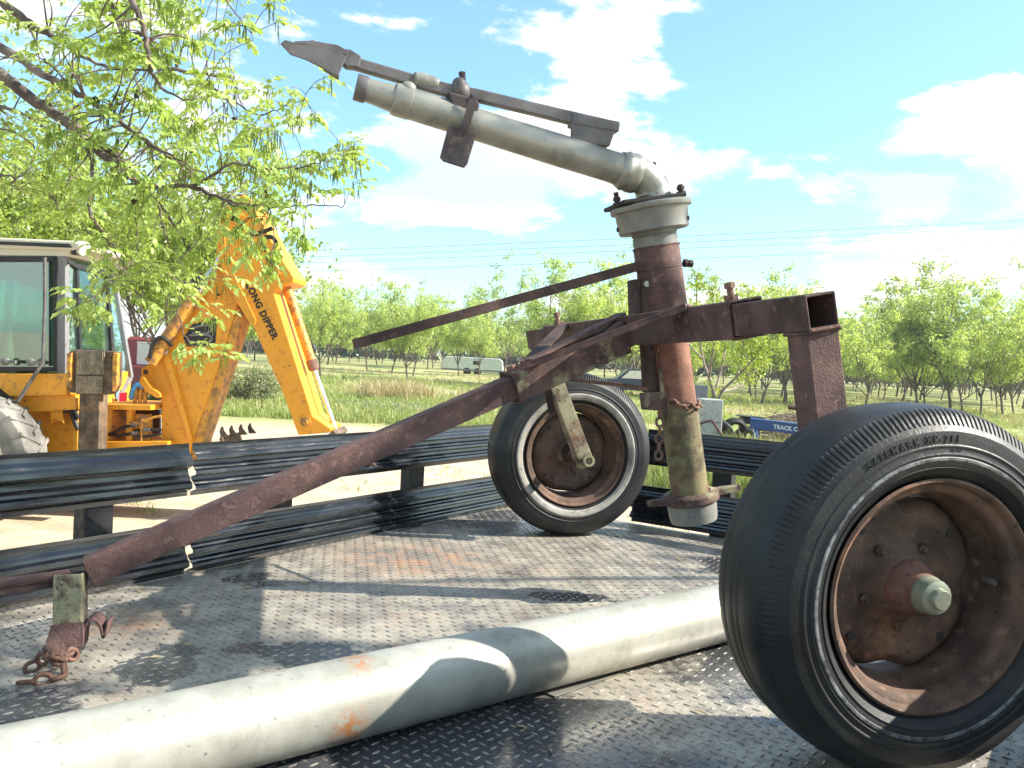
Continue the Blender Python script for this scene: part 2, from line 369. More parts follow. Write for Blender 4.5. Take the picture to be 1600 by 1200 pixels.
def m_tyre(name, mud=0.3):
    t = NT(name); a = t.noise(5, 6, 0.65); b = t.noise(160, 4, 0.6); c = t.noise(20, 8, 0.75, loc=(2, 2, 2))
    col = t.mix(t.ramp(a, 0.35, 0.7), (0.008, 0.009, 0.010), (0.022, 0.023, 0.024))
    col = t.mix(t.ramp(c, 0.60, 0.74, 0, mud), col, (0.20, 0.165, 0.115))
    col = t.mix(t.ramp(t.noise(2.6, 6, 0.7, loc=(3, 3, 3)), 0.46, 0.72, 0, 0.45), col, (0.085, 0.080, 0.070))
    cr = t.N.new('ShaderNodeTexVoronoi'); cr.feature = 'DISTANCE_TO_EDGE'; cr.inputs['Scale'].default_value = 75; t.L.new(t.co(), cr.inputs['Vector'])
    k = t.ramp(cr.outputs['Distance'], 0.0, 0.05)
    h = t.math('ADD', b, t.math('MULTIPLY', k, 0.35))
    return t.pbr(col, t.ramp(a, 0.3, 0.7, 0.42, 0.62), 0, t.bump(h, 0.35, 0.0015), 0.35)
M['tyre'] = m_tyre('tyre rubber', 0.12); M['tyre_muddy'] = m_tyre('muddy tyre rubber', 0.55)
def m_wwall(name, c, lo, hi):
    t = NT(name); a = t.noise(30, 7, 0.75); b = t.noise(7, 3, loc=(1, 1, 4))
    f = t.math('MULTIPLY', t.ramp(a, lo, hi), t.ramp(b, 0.25, 0.5, 0.25, 1))
    return t.pbr(t.mix(f, (0.035, 0.035, 0.036), c), 0.55, 0, t.bump(a, 0.1, 0.002))
M['ww_scuffed'] = m_wwall('scuffed whitewall', (0.25, 0.255, 0.26), 0.40, 0.62)
M['ww_clean'] = m_wwall('dirty whitewall', (0.36, 0.335, 0.29), 0.22, 0.50)

def m_tractor_tyre():
    t = NT('dusty tractor tyre'); a = t.noise(3, 6, 0.6)
    return t.pbr(t.mix(t.ramp(a, 0.35, 0.65), (0.10, 0.095, 0.088), (0.24, 0.23, 0.21)), 0.85, 0, t.bump(t.noise(30, 4), 0.3, 0.01), 0.2)
M['tractor_tyre'] = m_tractor_tyre()
def m_riser():
    t = NT('rusty riser'); p = t.sep(t.pos()); a = t.noise(16, 6, 0.65); b = t.noise(240, 3); c = t.noise(5, 4)
    zz = t.math('ADD', p[2], t.math('MULTIPLY', c, 0.12))
    col = t.mix(t.ramp(a, 0.35, 0.65), (0.16, 0.068, 0.045), (0.27, 0.125, 0.085))
    g = t.mix(t.ramp(a, 0.36, 0.6), (0.085, 0.062, 0.038), (0.215, 0.185, 0.090))
    col = t.mix(t.ramp(zz, DZ+0.64, DZ+0.72, 1, 0), col, g)
    lowr = t.math('MULTIPLY', t.ramp(zz, DZ+0.40, DZ+0.50, 1, 0), t.ramp(t.noise(12, 5), 0.42, 0.58))
    col = t.mix(lowr, col, (0.16, 0.07, 0.05)); col = t.mix(t.ramp(b, 0.58, 0.7, 0, 0.5), col, (0.06, 0.035, 0.02))
    return t.pbr(col, 0.75, 0, t.bump(b, 0.5, 0.004), 0.3)
M['riser'] = m_riser()

TD = Vector((0.555848, 0.831284, 0)); TN = Vector((0.831284, -0.555848, 0))   # trailer length and width directions
TO = Vector((0, 0, DZ))
def TP(n, t, z=0.0): return TN*n + TD*t + Vector((0, 0, DZ+z))
def m_panel():
    t = NT('black painted rail steel'); mp = t.N.new('ShaderNodeMapping'); t.L.new(t.pos(), mp.inputs[0]); mp.inputs['Rotation'].default_value = (0, 0, -math.atan2(TD.y, TD.x))
    a = t.noise(3.0, 5, 0.6, vec=mp.outputs[0], sc=(1, 1, 4)); b = t.noise(40, 5, 0.7, vec=mp.outputs[0], sc=(0.35, 1, 3)); c = t.noise(9, 6, 0.7, vec=mp.outputs[0], loc=(4, 4, 4))
    col = t.mix(t.ramp(a, 0.4, 0.7, 0, 0.35), (0.006, 0.007, 0.010), (0.016, 0.019, 0.028))
    col = t.mix(t.ramp(b, 0.66, 0.76, 0, 0.45), col, (0.16, 0.165, 0.18))
    col = t.mix(t.ramp(c, 0.66, 0.72, 0, 0.6), col, (0.24, 0.13, 0.085))
    return t.pbr(col, t.ramp(b, 0.35, 0.75, 0.15, 0.34), 0.0, t.bump(t.noise(7, 2), 0.03, 0.003), 0.9)
M['panel'] = m_panel()
def m_deck():
    t = NT('steel tread plate'); P = t.pos(); p = t.sep(P)
    a = t.noise(1.7, 7, 0.62, vec=P, loc=(0.3, 0.6, 0)); b = t.noise(9, 7, 0.7, vec=P); f = t.noise(90, 4, 0.6, vec=P); g = t.noise(3.4, 5, 0.6, vec=P, loc=(7, 3, 0))
    col = t.mix(t.ramp(b, 0.32, 0.66), (0.165, 0.152, 0.135), (0.385, 0.35, 0.285))
    col = t.mix(t.ramp(f, 0.46, 0.72, 0, 0.42), col, (0.085, 0.08, 0.075))
    col = t.mix(t.math('MULTIPLY', t.ramp(t.noise(5, 6, 0.7, vec=P, loc=(2, 9, 0)), 0.52, 0.66), t.ramp(t.noise(140, 2, vec=P), 0.45, 0.6, 0.1, 0.45)), col, (0.30, 0.14, 0.07))
    # rust stained area in the middle of the deck and around the drawbar foot
    def blob(cx, cy, r, soft=0.5, sx=1, sy=1):
        vs = t.N.new('ShaderNodeVectorMath'); vs.operation = 'SUBTRACT'; t.L.new(P, vs.inputs[0]); vs.inputs[1].default_value = (cx, cy, DZ)
        vm = t.N.new('ShaderNodeVectorMath'); vm.operation = 'MULTIPLY'; t.L.new(vs.outputs[0], vm.inputs[0]); vm.inputs[1].default_value = (sx, sy, 0)
        ln = t.N.new('ShaderNodeVectorMath'); ln.operation = 'LENGTH'; t.L.new(vm.outputs[0], ln.inputs[0])
        wob = t.math('ADD', t.math('ADD', ln.outputs['Value'], t.math('MULTIPLY', t.math('SUBTRACT', g, 0.5), 1.2*r)), t.math('MULTIPLY', t.math('SUBTRACT', b, 0.5), 1.9*min(r, 0.25)))
        return t.ramp(wob, r*(1-soft), r, 1, 0)
    r1 = blob(-0.30, 2.95, 0.42, 0.8); r2 = blob(-0.95, 2.15, 0.25, 0.8)
    ru = t.math('MULTIPLY', t.math('MAXIMUM', r1, r2), t.ramp(b, 0.40, 0.60, 0, 0.75))
    col = t.mix(ru, col, (0.36, 0.155, 0.065))
    wet_shade = t.ramp(a, 0.60, 0.66)
    for q in WET_SHADE_BLOBS: wet_shade = t.math('MAXIMUM', wet_shade, blob(*q))
    wet_shade_col = t.mix(t.ramp(b, 0.35, 0.65), (0.022, 0.026, 0.034), (0.06, 0.064, 0.075))  # dark bluish tone for damp steel and for painted shade
    col = t.mix(t.math('MULTIPLY', wet_shade, t.ramp(b, 0.25, 0.5, 0.7, 0.95)), col, wet_shade_col)
    rough = t.math('SUBTRACT', t.ramp(f, 0.3, 0.7, 0.38, 0.58), t.math('MULTIPLY', wet_shade, 0.24))
    return t.pbr(col, rough, 0.15, t.bump(f, 0.25, 0.002), 0.5)
WET_SHADE_BLOBS = [(-0.05, 1.40, 0.55, 0.35), (0.75, 2.0, 0.34, 0.3), (-0.75, 1.86, 0.13, 0.12, 1.4, 1), (-0.45, 1.98, 0.15, 0.12, 0.9, 1.7), (0.05, 3.75, 0.35, 0.5),  # damp blots; the first also paints the near wheel's shade
        (0.9, 3.1, 0.25, 0.4), (-0.95, 1.55, 0.22, 0.3), (0.22, 2.58, 0.09, 0.2, 0.6, 1.6)]  # last entry paints the shadow end of the riser cup
M['deck'] = m_deck()

def m_lug():
    t = NT('worn tread bars'); P = t.pos(); b = t.noise(9, 7, 0.7, vec=P); f = t.noise(60, 4, 0.6, vec=P); g = t.noise(2.2, 5, 0.65, vec=P, loc=(5, 5, 0))
    col = t.mix(t.ramp(b, 0.35, 0.65), (0.15, 0.142, 0.13), (0.36, 0.325, 0.27)); col = t.mix(t.math('MULTIPLY', t.ramp(g, 0.55, 0.7, 0, 0.7), t.ramp(f, 0.4, 0.6)), col, (0.26, 0.13, 0.07))
    return t.pbr(col, t.ramp(f, 0.3, 0.7, 0.28, 0.5), 0.45, None, 0.5)
M['deck_lug'] = m_lug()
def m_leaf(name, c1, c2, tr=0.45):
    t = NT(name); a = t.noise(0.9, 3); oi = t.N.new('ShaderNodeObjectInfo'); g = t.N.new('ShaderNodeNewGeometry')
    f = t.math('ADD', t.ramp(a, 0.35, 0.65, 0, 0.5), t.math('MULTIPLY', g.outputs['Random Per Island'], 0.5))
    col = t.mix(f, c1, c2)
    col = t.mix(t.math('MULTIPLY', oi.outputs['Random'], 0.35), col, tuple(x*0.7 for x in c1))
    d = t.N.new('ShaderNodeBsdfDiffuse'); tl = t.N.new('ShaderNodeBsdfTranslucent'); gl = t.N.new('ShaderNodeBsdfGlossy'); gl.inputs['Roughness'].default_value = 0.45
    t.L.new(col, d.inputs[0]); t.L.new(t.mix(1.0, col, (1.0, 0.95, 0.45), 'MULTIPLY'), tl.inputs[0])
    m1 = t.N.new('ShaderNodeMixShader'); m1.inputs[0].default_value = tr; t.L.new(d.outputs[0], m1.inputs[1]); t.L.new(tl.outputs[0], m1.inputs[2])
    m2 = t.N.new('ShaderNodeMixShader'); m2.inputs[0].default_value = 0.05; t.L.new(m1.outputs[0], m2.inputs[1]); t.L.new(gl.outputs[0], m2.inputs[2])
    t.L.new(m2.outputs[0], t.out.inputs[0]); return t.m
M['leaf'] = m_leaf('pecan leaf', (0.30, 0.46, 0.10), (0.62, 0.74, 0.28), 0.52)
M['catkin'] = m_leaf('pecan catkin', (0.17, 0.24, 0.03), (0.30, 0.36, 0.07), 0.25)
M['husk'] = m_rust('old nut husk', (0.02, 0.015, 0.012), (0.05, 0.035, 0.03))
M['leaf_orchard'] = m_leaf('orchard leaf', (0.38, 0.52, 0.16), (0.66, 0.76, 0.32), 0.58)
M['leaf_young'] = m_leaf('young tree leaf', (0.26, 0.40, 0.05), (0.46, 0.52, 0.12))
M['leaf_shrub'] = m_leaf('grey green shrub leaf', (0.13, 0.17, 0.07), (0.24, 0.27, 0.13), 0.3)
M['pine'] = m_leaf('far pine needles', (0.07, 0.13, 0.07), (0.12, 0.19, 0.10), 0.2)
M['grass'] = m_leaf('field grass', (0.24, 0.34, 0.08), (0.46, 0.48, 0.20), 0.35)
M['straw'] = m_leaf('dry grass', (0.38, 0.32, 0.17), (0.55, 0.47, 0.28), 0.3)
def m_bark(name, c1, c2):
    t = NT(name); a = t.noise(6, 6, 0.65, sc=(1, 1, 0.35)); b = t.noise(50, 5, 0.6, sc=(1, 1, 0.4))
    return t.pbr(t.mix(t.ramp(a, 0.35, 0.65), c1, c2), 0.9, 0, t.bump(b, 0.6, 0.01), 0.2)
M['bark'] = m_bark('pecan bark', (0.085, 0.065, 0.058), (0.20, 0.16, 0.14))
M['bark_pale'] = m_bark('young bark', (0.20, 0.165, 0.13), (0.34, 0.29, 0.24))

def m_glass(name, tint, mixf=0.4, rough=0.02):
    t = NT(name); tr = t.N.new('ShaderNodeBsdfTransparent'); tr.inputs[0].default_value = tint+(1,)
    gl = t.N.new('ShaderNodeBsdfGlossy'); gl.inputs['Roughness'].default_value = rough; gl.inputs[0].default_value = (0.8, 0.95, 0.95, 1)
    d = t.N.new('ShaderNodeBsdfDiffuse'); d.inputs[0].default_value = (0.25, 0.32, 0.28, 1)
    m0 = t.N.new('ShaderNodeMixShader'); t.L.new(t.ramp(t.noise(3, 5), 0.35, 0.8, 0.05, 0.35), m0.inputs[0]); t.L.new(tr.outputs[0], m0.inputs[1]); t.L.new(d.outputs[0], m0.inputs[2])
    m1 = t.N.new('ShaderNodeMixShader'); m1.inputs[0].default_value = mixf
    t.L.new(m0.outputs[0], m1.inputs[1]); t.L.new(gl.outputs[0], m1.inputs[2]); t.L.new(m1.outputs[0], t.out.inputs[0]); return t.m
M['glass'] = m_glass('dusty tinted cab glass', (0.45, 0.66, 0.58), 0.22)
M['glass_blue'] = m_glass('cab corner glass', (0.5, 0.7, 0.8), 0.5)

def m_ground():
    t = NT('sandy yard and field'); P = t.pos(); p = t.sep(P)
    xy = t.N.new('ShaderNodeVectorMath'); xy.operation = 'MULTIPLY'; t.L.new(P, xy.inputs[0]); xy.inputs[1].default_value = (1, 1, 0)
    a = t.noise(0.22, 6, 0.62, vec=P); b = t.noise(2.2, 6, 0.7, vec=P); c = t.noise(22, 5, 0.65, vec=P); d = t.noise(0.06, 4, 0.6, vec=P)
    sand = t.mix(t.ramp(b, 0.35, 0.65), (0.42, 0.335, 0.235), (0.56, 0.47, 0.35))
    sand = t.mix(t.ramp(c, 0.55, 0.72, 0, 0.45), sand, (0.25, 0.19, 0.12))
    straw = t.mix(t.ramp(c, 0.3, 0.7), (0.34, 0.29, 0.15), (0.48, 0.42, 0.25))
    gr = t.mix(t.ramp(c, 0.3, 0.7), (0.17, 0.24, 0.06), (0.30, 0.36, 0.12))
    gf = t.mix(t.ramp(a, 0.34, 0.58), gr, straw)
    gf = t.mix(t.ramp(d, 0.40, 0.66, 0.0, 0.6), gf, gr)
    gf = t.mix(t.ramp(t.noise(0.5, 6, 0.7, vec=P, loc=(9, 2, 0)), 0.55, 0.7, 0, 0.5), gf, (0.17, 0.135, 0.08))
    dy = t.math('ADD', p[1], t.math('MULTIPLY', t.math('SUBTRACT', a, 0.5), 9.0))
    dy = t.math('SUBTRACT', dy, t.math('MULTIPLY', p[0], 0.12))
    edge = t.math('ADD', dy, t.math('MULTIPLY', t.math('SUBTRACT', b, 0.5), 6.0))
    f = t.ramp(edge, 19.5, 22.5)
    tuft = t.math('MULTIPLY', t.ramp(b, 0.60, 0.66), 0.5)
    col = t.mix(t.math('MAXIMUM', f, tuft), sand, gf)
    return t.pbr(col, 0.95, 0, t.bump(c, 0.5, 0.03), 0.1)
M['ground'] = m_ground()
exec_parts = []
# ================================================================== GROUND
def build_ground():
    top(); mb = MB(); xs = []; 
    g = sorted(set([-1500, -900, -500, -300]+list(range(-220, 221, 20))+[300, 500, 900, 1500]))
    gy = sorted(set([-1500, -600, -200, -60]+list(range(-40, 301, 20))+[400, 600, 900, 1500]))
    rr = random.Random(3)
    def h(x, y): 
        d = math.hypot(x, y)
        return 0.0 if d < 60 else 0.35*sin(x*0.021+1)*sin(y*0.017)*min(1, (d-60)/80)
    vs = [V(x, y, h(x, y)) for y in gy for x in g]; W = len(g)
    fs = [(j*W+i, j*W+i+1, (j+1)*W+i+1, (j+1)*W+i) for j in range(len(gy)-1) for i in range(W-1)]
    mb.add(vs, fs); tag(mb.build('ground', M['ground'], smooth='all'), kind='structure', label='sandy yard running into a grassy field')
build_ground()

# ================================================================== TRAILER
NL, NR, T0, T1 = -2.31, 0.12, -1.3, 3.53
def profile(z0, z1, waves, depth=0.026, thick=0.0035):
    """corrugated rail cross-section (offset towards deck, z)"""
    H = z1-z0; front = [(0.0, 0.0), (0.0, 0.05)]
    u0, u1 = 0.07, 0.93; w = (u1-u0)/waves
    for k in range(waves):
        b = u0+k*w
        front += [(0.0, b+0.02*w), (depth*0.90, b+0.20*w), (depth, b+0.26*w), (depth*0.92, b+0.44*w), (depth*0.55, b+0.54*w), (depth*0.48, b+0.66*w), (depth*0.10, b+0.80*w), (0.0, b+0.98*w)]
    front += [(0.0, 0.95), (0.0, 1.0)]
    pts = [(o, z0+u*H) for o, u in front]
    return pts + [(o-thick, z) for o, z in reversed(pts)]
def rail(parent, name, P0, dirv, inn, length, z0, z1, waves, label=None):
    mb = MB(); pr = [P0 + inn*o + V(0, 0, z) for o, z in profile(z0, z1, waves)]
    # several stations with slight waviness like hand-cut guard rail
    n = len(pr); K = 7; vs = []; fs = []
    for i in range(K+1):
        w = 0.0008*sin(i*2.1+z0*20)
        vs += [p + dirv*(length*i/K) + inn*w + V(0, 0, w*0.8) for p in pr]
    for i in range(K):
        for k in range(n): fs.append((i*n+k, i*n+(k+1) % n, (i+1)*n+(k+1) % n, (i+1)*n+k))
    fs += [tuple(range(n-1, -1, -1)), tuple(range(K*n, K*n+n))]
    mb.add(vs, fs); ob = mb.build(name, M['panel'], parent, smooth=True, angle=25)
    if label: ob['label'] = label
    return ob
def build_trailer():
    t = empty('flatbed_trailer', TP((NL+NR)/2, 1.2, -DZ), 'flat tread plate trailer deck with low black corrugated guard rail sides', 'trailer')
    mb = MB(); mb.box(TP((NL+NR)/2, (T0+T1)/2, -0.006), TN, TD, V(0, 0, 1), NR-NL, T1-T0, 0.012)
    mb.build('deck', M['deck'], t)
    # raised lugs of the tread plate: real lens-shaped bars, alternating direction
    mb = MB(); P = 0.0255; vs = []; fs = []
    d1 = (TD+TN*0.12).normalized(); d2 = (TN-TD*0.12).normalized(); up = V(0, 0, 1)
    ni = int((NR-NL)/P); nj = int((T1-0.45)/P); rr = random.Random(5)
    for i in range(ni):
        for j in range(nj):
            c = TP(NL+0.02+i*P, 0.45+j*P, 0.0)
            c = c + Vector((0, 0, 0.0003))
            y_ = c.y
            if y_ < 0.55: continue
            d, w = (d1, d2) if (i+j) % 2 else (d2, d1)
            L, B, H = 0.0102, 0.0030, 0.0019*rr.uniform(0.5, 1.1); o = len(vs)
            vs += [c-d*L, c-d*L*0.4+w*B, c+d*L*0.4+w*B, c+d*L, c+d*L*0.4-w*B, c-d*L*0.4-w*B, c-d*L*0.6+up*H, c+d*L*0.6+up*H]
            fs += [(o, o+1, o+6), (o+1, o+2, o+7, o+6), (o+2, o+3, o+7), (o+3, o+4, o+7), (o+4, o+5, o+6, o+7), (o+5, o, o+6)]
    mb.v = [tuple(v) for v in vs]; mb.f = fs
    lug = mb.build('tread_pattern', M['deck_lug'], t); lug['kind'] = 'stuff'
    # edge channel and chassis
    mb = MB(); z = -0.075
    for n in (NL+0.03, NR-0.03): mb.box(TP(n, (T0+T1)/2, z), TN, TD, V(0, 0, 1), 0.05, T1-T0-0.12, 0.12)
    for tt in (T0+0.03, T1-0.03): mb.box(TP((NL+NR)/2, tt, z), TN, TD, V(0, 0, 1), NR-NL-0.1, 0.05, 0.12)
    mb.build('edge_channel', M['black'], t, bevel=0.003)
    for n in (-1.6, -0.6):
        mb = MB(); mb.box(TP(n, (T0+T1)/2, -0.26), TN, TD, V(0, 0, 1), 0.08, T1-T0, 0.24); mb.build('chassis_beam', M['black'], t)
    for tt in (0.7, 1.6):
        mb = MB(); mb.cyl(TP(-2.0, tt, -DZ+0.40), TP(-0.2, tt, -DZ+0.40), 0.04, 12); mb.build('axle', M['black'], t)
        for n in (-2.0, -0.2):
            w = MB().lathe([(0.22, -0.09), (0.34, -0.11), (0.39, -0.09), (0.40, 0), (0.39, 0.09), (0.34, 0.11), (0.22, 0.09)], TP(n, tt, -DZ+0.40), TN, 36, close=True)
            wo = w.build('wheel', M['tyre'], t, smooth=True)
            MB().lathe([(0.04, 0.06), (0.2, 0.05), (0.225, 0.1), (0.225, -0.1)], TP(n, tt, -DZ+0.40), TN, 28).build('rim', M['white'], wo, smooth=True)
        for n in (-1.6, -0.6): MB().box(TP(n, tt, -0.59), TN, TD, V(0, 0, 1), 0.06, 0.5, 0.42).build('spring_hanger', M['black'], t)
    # left side: two lengths with a gap at the joint post
    nL = -2.268
    for (a0, a1, w) in ((T0+0.1, 1.619, 2), (1.632, 3.50, 3)):
        rail(t, 'guard_rail', TP(nL, a0, -DZ)+V(0, 0, 0), TD, TN, a1-a0, DZ+0.247, DZ+0.410, w)
        rail(t, 'guard_rail', TP(nL, a0, -DZ), TD, TN, a1-a0, DZ+0.003, DZ+0.1645, w)
    def post(n, tt, mat='post_black', wd=0.085, z1=0.40, nn=TD, nm=TN, label=None):
        mb = MB(); c = TP(n, tt, z1/2)
        mb.box(c, nn, nm, V(0, 0, 1), wd, 0.008, z1); 
        for sgn in (-1, 1): mb.box(c+nn*sgn*(wd/2-0.004)-nm*0.029, nn, nm, V(0, 0, 1), 0.008, 0.05, z1)
        ob = mb.build('rail_post', M[mat], t, bevel=0.002)
        if label: ob['label'] = label
    for px, py in ((158, 800), (445, 780), (655, 745)):
        q = onpl(px, py, TP(nL, 0), TN); post(nL-0.012, q.dot(TD))
    post(nL-0.012, 3.44); post(nL-0.012, 0.15)
    # front end rail (in shade) and its posts
    tf = 3.52
    rail(t, 'guard_rail', TP(-1.60, tf, -DZ), TN, -TD, 1.66, DZ+0.277, DZ+0.437, 3)
    rail(t, 'guard_rail', TP(-1.66, tf, -DZ), TN, -TD, 1.72, DZ+0.010, DZ+0.180, 3)
    for n in (-1.25, -0.55, -0.05): post(n, tf+0.012, z1=0.42, nn=TN, nm=-TD)
    # right side rail, beside the camera: throws its shade over the near wheel and deck
    rail(t, 'guard_rail', TP(0.09, -0.2, -DZ), TD, -TN, 3.66, DZ+0.247, DZ+0.410, 4)
    rail(t, 'guard_rail', TP(0.09, -0.2, -DZ), TD, -TN, 3.66, DZ+0.003, DZ+0.1645, 4)
    for tt in (0.0, 1.1, 2.2, 3.3): post(0.102, tt, nm=-TN)
    # chips of leaf litter on the deck
    mb = MB(); rr = random.Random(11)
    for k in range(90):
        n = rr.uniform(-2.2, -0.2); tt = rr.uniform(0.9, 3.4); c = TP(n, tt, 0.004); an = rr.uniform(0, 6.3); L = rr.uniform(0.004, 0.02); w = L*rr.uniform(0.1, 0.5)
        d = V(cos(an), sin(an), 0); e = V(-sin(an), cos(an), 0); mb.add([c-d*L, c+e*w+V(0, 0, 0.003), c+d*L, c-e*w], [(0, 1, 2, 3)])
    mb.build('leaf_litter', M['straw'], t)['kind'] = 'stuff'
build_trailer()

# ================================================================== SPRINKLER CART
YAW = R(14.0954)
cA = V(-sin(YAW), cos(YAW), 0); cL = V(-cos(YAW), -sin(YAW), 0)
TRK = 2.0336; cN = V(0.75, 1.5886, 0); cM = cN + cA*TRK/2; UP = V(0, 0, 1)
def CC(s, l, z): return cM + cA*s + cL*l + V(0, 0, DZ+z)
def PS(px, py, s=0.0): return onpl(px, py, cM+cA*s, cA)
def dep(P): return (P-CP).dot(cF)
def wpx(P, w): return w*dep(P)/FPX          # metres for w photo pixels at P
cart = empty('sprinkler_cart', CC(0, 0, 0), 'rusty two wheeled big gun irrigation sprinkler cart standing on the trailer deck', 'sprinkler cart')
TIL = (cL*0.217+UP).normalized()

def text_mesh(txt, size, fn, name, mat, parent, depth=0.002, spacing=1.0, bold=0.0):
    cu = bpy.data.curves.new(name, 'FONT'); cu.body = txt; cu.size = size; cu.space_character = spacing; cu.offset = bold; cu.resolution_u = 3; cu.align_x = 'CENTER'
    ob = bpy.data.objects.new(name, cu); C.collection.objects.link(ob)
    dg = C.evaluated_depsgraph_get(); dg.update(); me = bpy.data.meshes.new_from_object(ob.evaluated_get(dg))
    bpy.data.objects.remove(ob); vs = [tuple(v.co) for v in me.vertices]; fs = [tuple(p.vertices) for p in me.polygons]
    n = len(vs); edges = {}
    for f in fs:
        for i in range(len(f)):
            e = (f[i], f[(i+1) % len(f)]); edges[e] = 1
    V2 = [fn(x, y, 0) for x, y, z in vs]+[fn(x, y, depth) for x, y, z in vs]
    F2 = [tuple(reversed(f)) for f in fs]+[tuple(i+n for i in f) for f in fs]
    for (i, j) in edges:
        if (j, i) not in edges: F2.append((i, j, j+n, i+n))
    mb = MB(); mb.v = [tuple(v) for v in V2]; mb.f = F2
    return mb.build(name, mat, parent)

def make_wheel(ctr, ax, lettering, ww, tyremat, rimmat, label, disc_in=0.085, facing=1):
    """ax points out of the face the photograph shows; wheel root is the tyre"""
    RAD = 0.341; seg = 768
    prof = [(0.208, -0.075), (0.222, -0.098), (0.236, -0.105), (0.262, -0.109), (0.292, -0.107), (0.309, -0.100), (0.322, -0.090), (0.331, -0.082), (0.336, -0.070), (0.3385, -0.050),
            (0.3375, -0.044), (0.3395, -0.040), (0.341, -0.015), (0.3398, -0.010), (0.341, -0.004), (0.341, 0.004), (0.3398, 0.010), (0.341, 0.015), (0.3395, 0.040), (0.3385, 0.050), (0.336, 0.070), (0.331, 0.082),
            (0.322, 0.090), (0.309, 0.100), (0.300, 0.1045), (0.2985, 0.106), (0.292, 0.1070), (0.276, 0.1080), (0.2740, 0.1095), (0.2715, 0.1095), (0.2695, 0.1080), (0.262, 0.1085),
            (0.2585, 0.1100), (0.2570, 0.1085), (0.246, 0.1078), (0.236, 0.1045), (0.2345, 0.1065), (0.232, 0.1035), (0.222, 0.096), (0.213, 0.086), (0.208, 0.075)]
    def fn(r, h, t, i, k):
        z = abs(h)
        if 0.317 < r < 0.3345 and z > 0.075:       # shoulder notches
            if k % 4 == 0: r -= 0.0012+0.0070*max(0, -sin(t))**1.4
        if r > 0.337: r += 0.0006*sin(t*7)+0.0008*sin(t*3+1)
        # flat where it carries the load
        return r, h
    ty = MB().lathe(prof, ctr, ax, seg, fn, x=cL).build('wheel', tyremat, cart, smooth=True, angle=30)
    ty['label'] = label
    # flatten the contact patch slightly
    o = ORG[0]
    for v in ty.data.vertices:
        z = v.co.z+o.z-DZ
        if z < 0.004: v.co.z = DZ+0.004-o.z
    # whitewall
    r0, r1, m = ww
    n = 200; mb = MB(); vs = []; fs = []
    def sw(r):  # sidewall offset at radius r
        return np.interp(r, [0.222, 0.232, 0.246, 0.257, 0.262], [0.096, 0.1040, 0.1078, 0.1086, 0.1086])
    K = 5; rs = [r0+(r1-r0)*i/(K-1) for i in range(K)]; pr = [(r, float(sw(r))+0.0016) for r in rs]
    pr = [(rs[0]-0.0012, pr[0][1]-0.003)]+pr+[(rs[-1]+0.0012, pr[-1][1]-0.003)]
    MB().lathe(pr, ctr, ax, 200, x=cL).build('whitewall', m, ty, smooth='all')
    # steel rim barrel and lip
    rp = [(0.2005, 0.0905), (0.2065, 0.0945), (0.2125, 0.0930), (0.2145, 0.0870), (0.2120, 0.080)]
    rim = [(0.2105, 0.0900), (0.2125, 0.0955), (0.2090, 0.0975), (0.2055, 0.0940), (0.2040, 0.086), (0.2010, 0.080), (0.1900, 0.076), (0.1855, 0.070), (0.1845, 0.052), (0.1850, 0.044), (0.1830, 0.034), (0.1770, 0.020), (0.1750, 0.008), (0.1750, -0.055), (0.183, -0.072), (0.190, -0.084), (0.204, -0.090), (0.2105, -0.095), (0.2125, -0.09)]
    rb = MB().lathe(rim, ctr, ax, 128, x=cL); ro = rb.build('rim', rimmat, ty, smooth=True, angle=40)
    mod = ro.modifiers.new('thick', 'SOLIDIFY'); mod.thickness = 0.003; mod.offset = 0
    # wheel disc: rounded square, so four gaps stay open against the barrel
    dz_ = 0.0155
    def fd(r, h, t, i, k):
        q = cos(4*(t+0.06)); 
        if i >= 7: r *= 1-(0.100 if lettering else 0.035)*max(0, q)**2.0
        return r, h
    dp = [(0.030, 0.055), (0.048, 0.054), (0.056, 0.046), (0.062, 0.032), (0.080, 0.022), (0.105, 0.024), (0.128, 0.030), (0.146, 0.026), (0.158, 0.016), (0.1640, 0.006), (0.1650, -0.008)]
    dp = [(r*1.045, h-0.024) for r, h in dp]
    db = MB().lathe(dp, ctr, ax, 128, fd, x=cL); do = db.build('wheel_disc', rimmat, ty, smooth=True, angle=50)
    mod = do.modifiers.new('thick', 'SOLIDIFY'); mod.thickness = 0.004; mod.offset = -1
    X = cL; Y = ax.cross(cL)
    mb = MB()
    for k in range(4):
        t = R(43+90*k); c = ctr+(X*cos(t)+Y*sin(t))*0.139+ax*0.0045; MB().cyl(c, c+ax*0.0035, 0.0085, 14).build('disc_hole', M['black'], ty)
    mb = MB()
    for k in range(5):
        t = R(20+72*k); c = ctr+(X*cos(t)+Y*sin(t))*0.080-ax*0.003; mb = MB(); mb.tube([c, c+ax*0.010, c+ax*0.014], [0.011, 0.011, 0.007], 6); mb.cyl(c, c+ax*0.018, 0.0055, 8); mb.build('lug_nut', rimmat, ty)
    return ty
wn = make_wheel(cN+UP*(DZ+0.340), -cA, True, (0.2472, 0.2532, M['ww_scuffed']), M['tyre'], M['rim_rust'], 'near worn tyre with thin scuffed white ring and raised lettering')
wf = make_wheel(cN+cA*TRK+UP*(DZ+0.340), -cA, False, (0.2290, 0.2545, M['ww_clean']), M['tyre_muddy'], M['rim_rust'], 'far muddy tyre with wide whitewall')
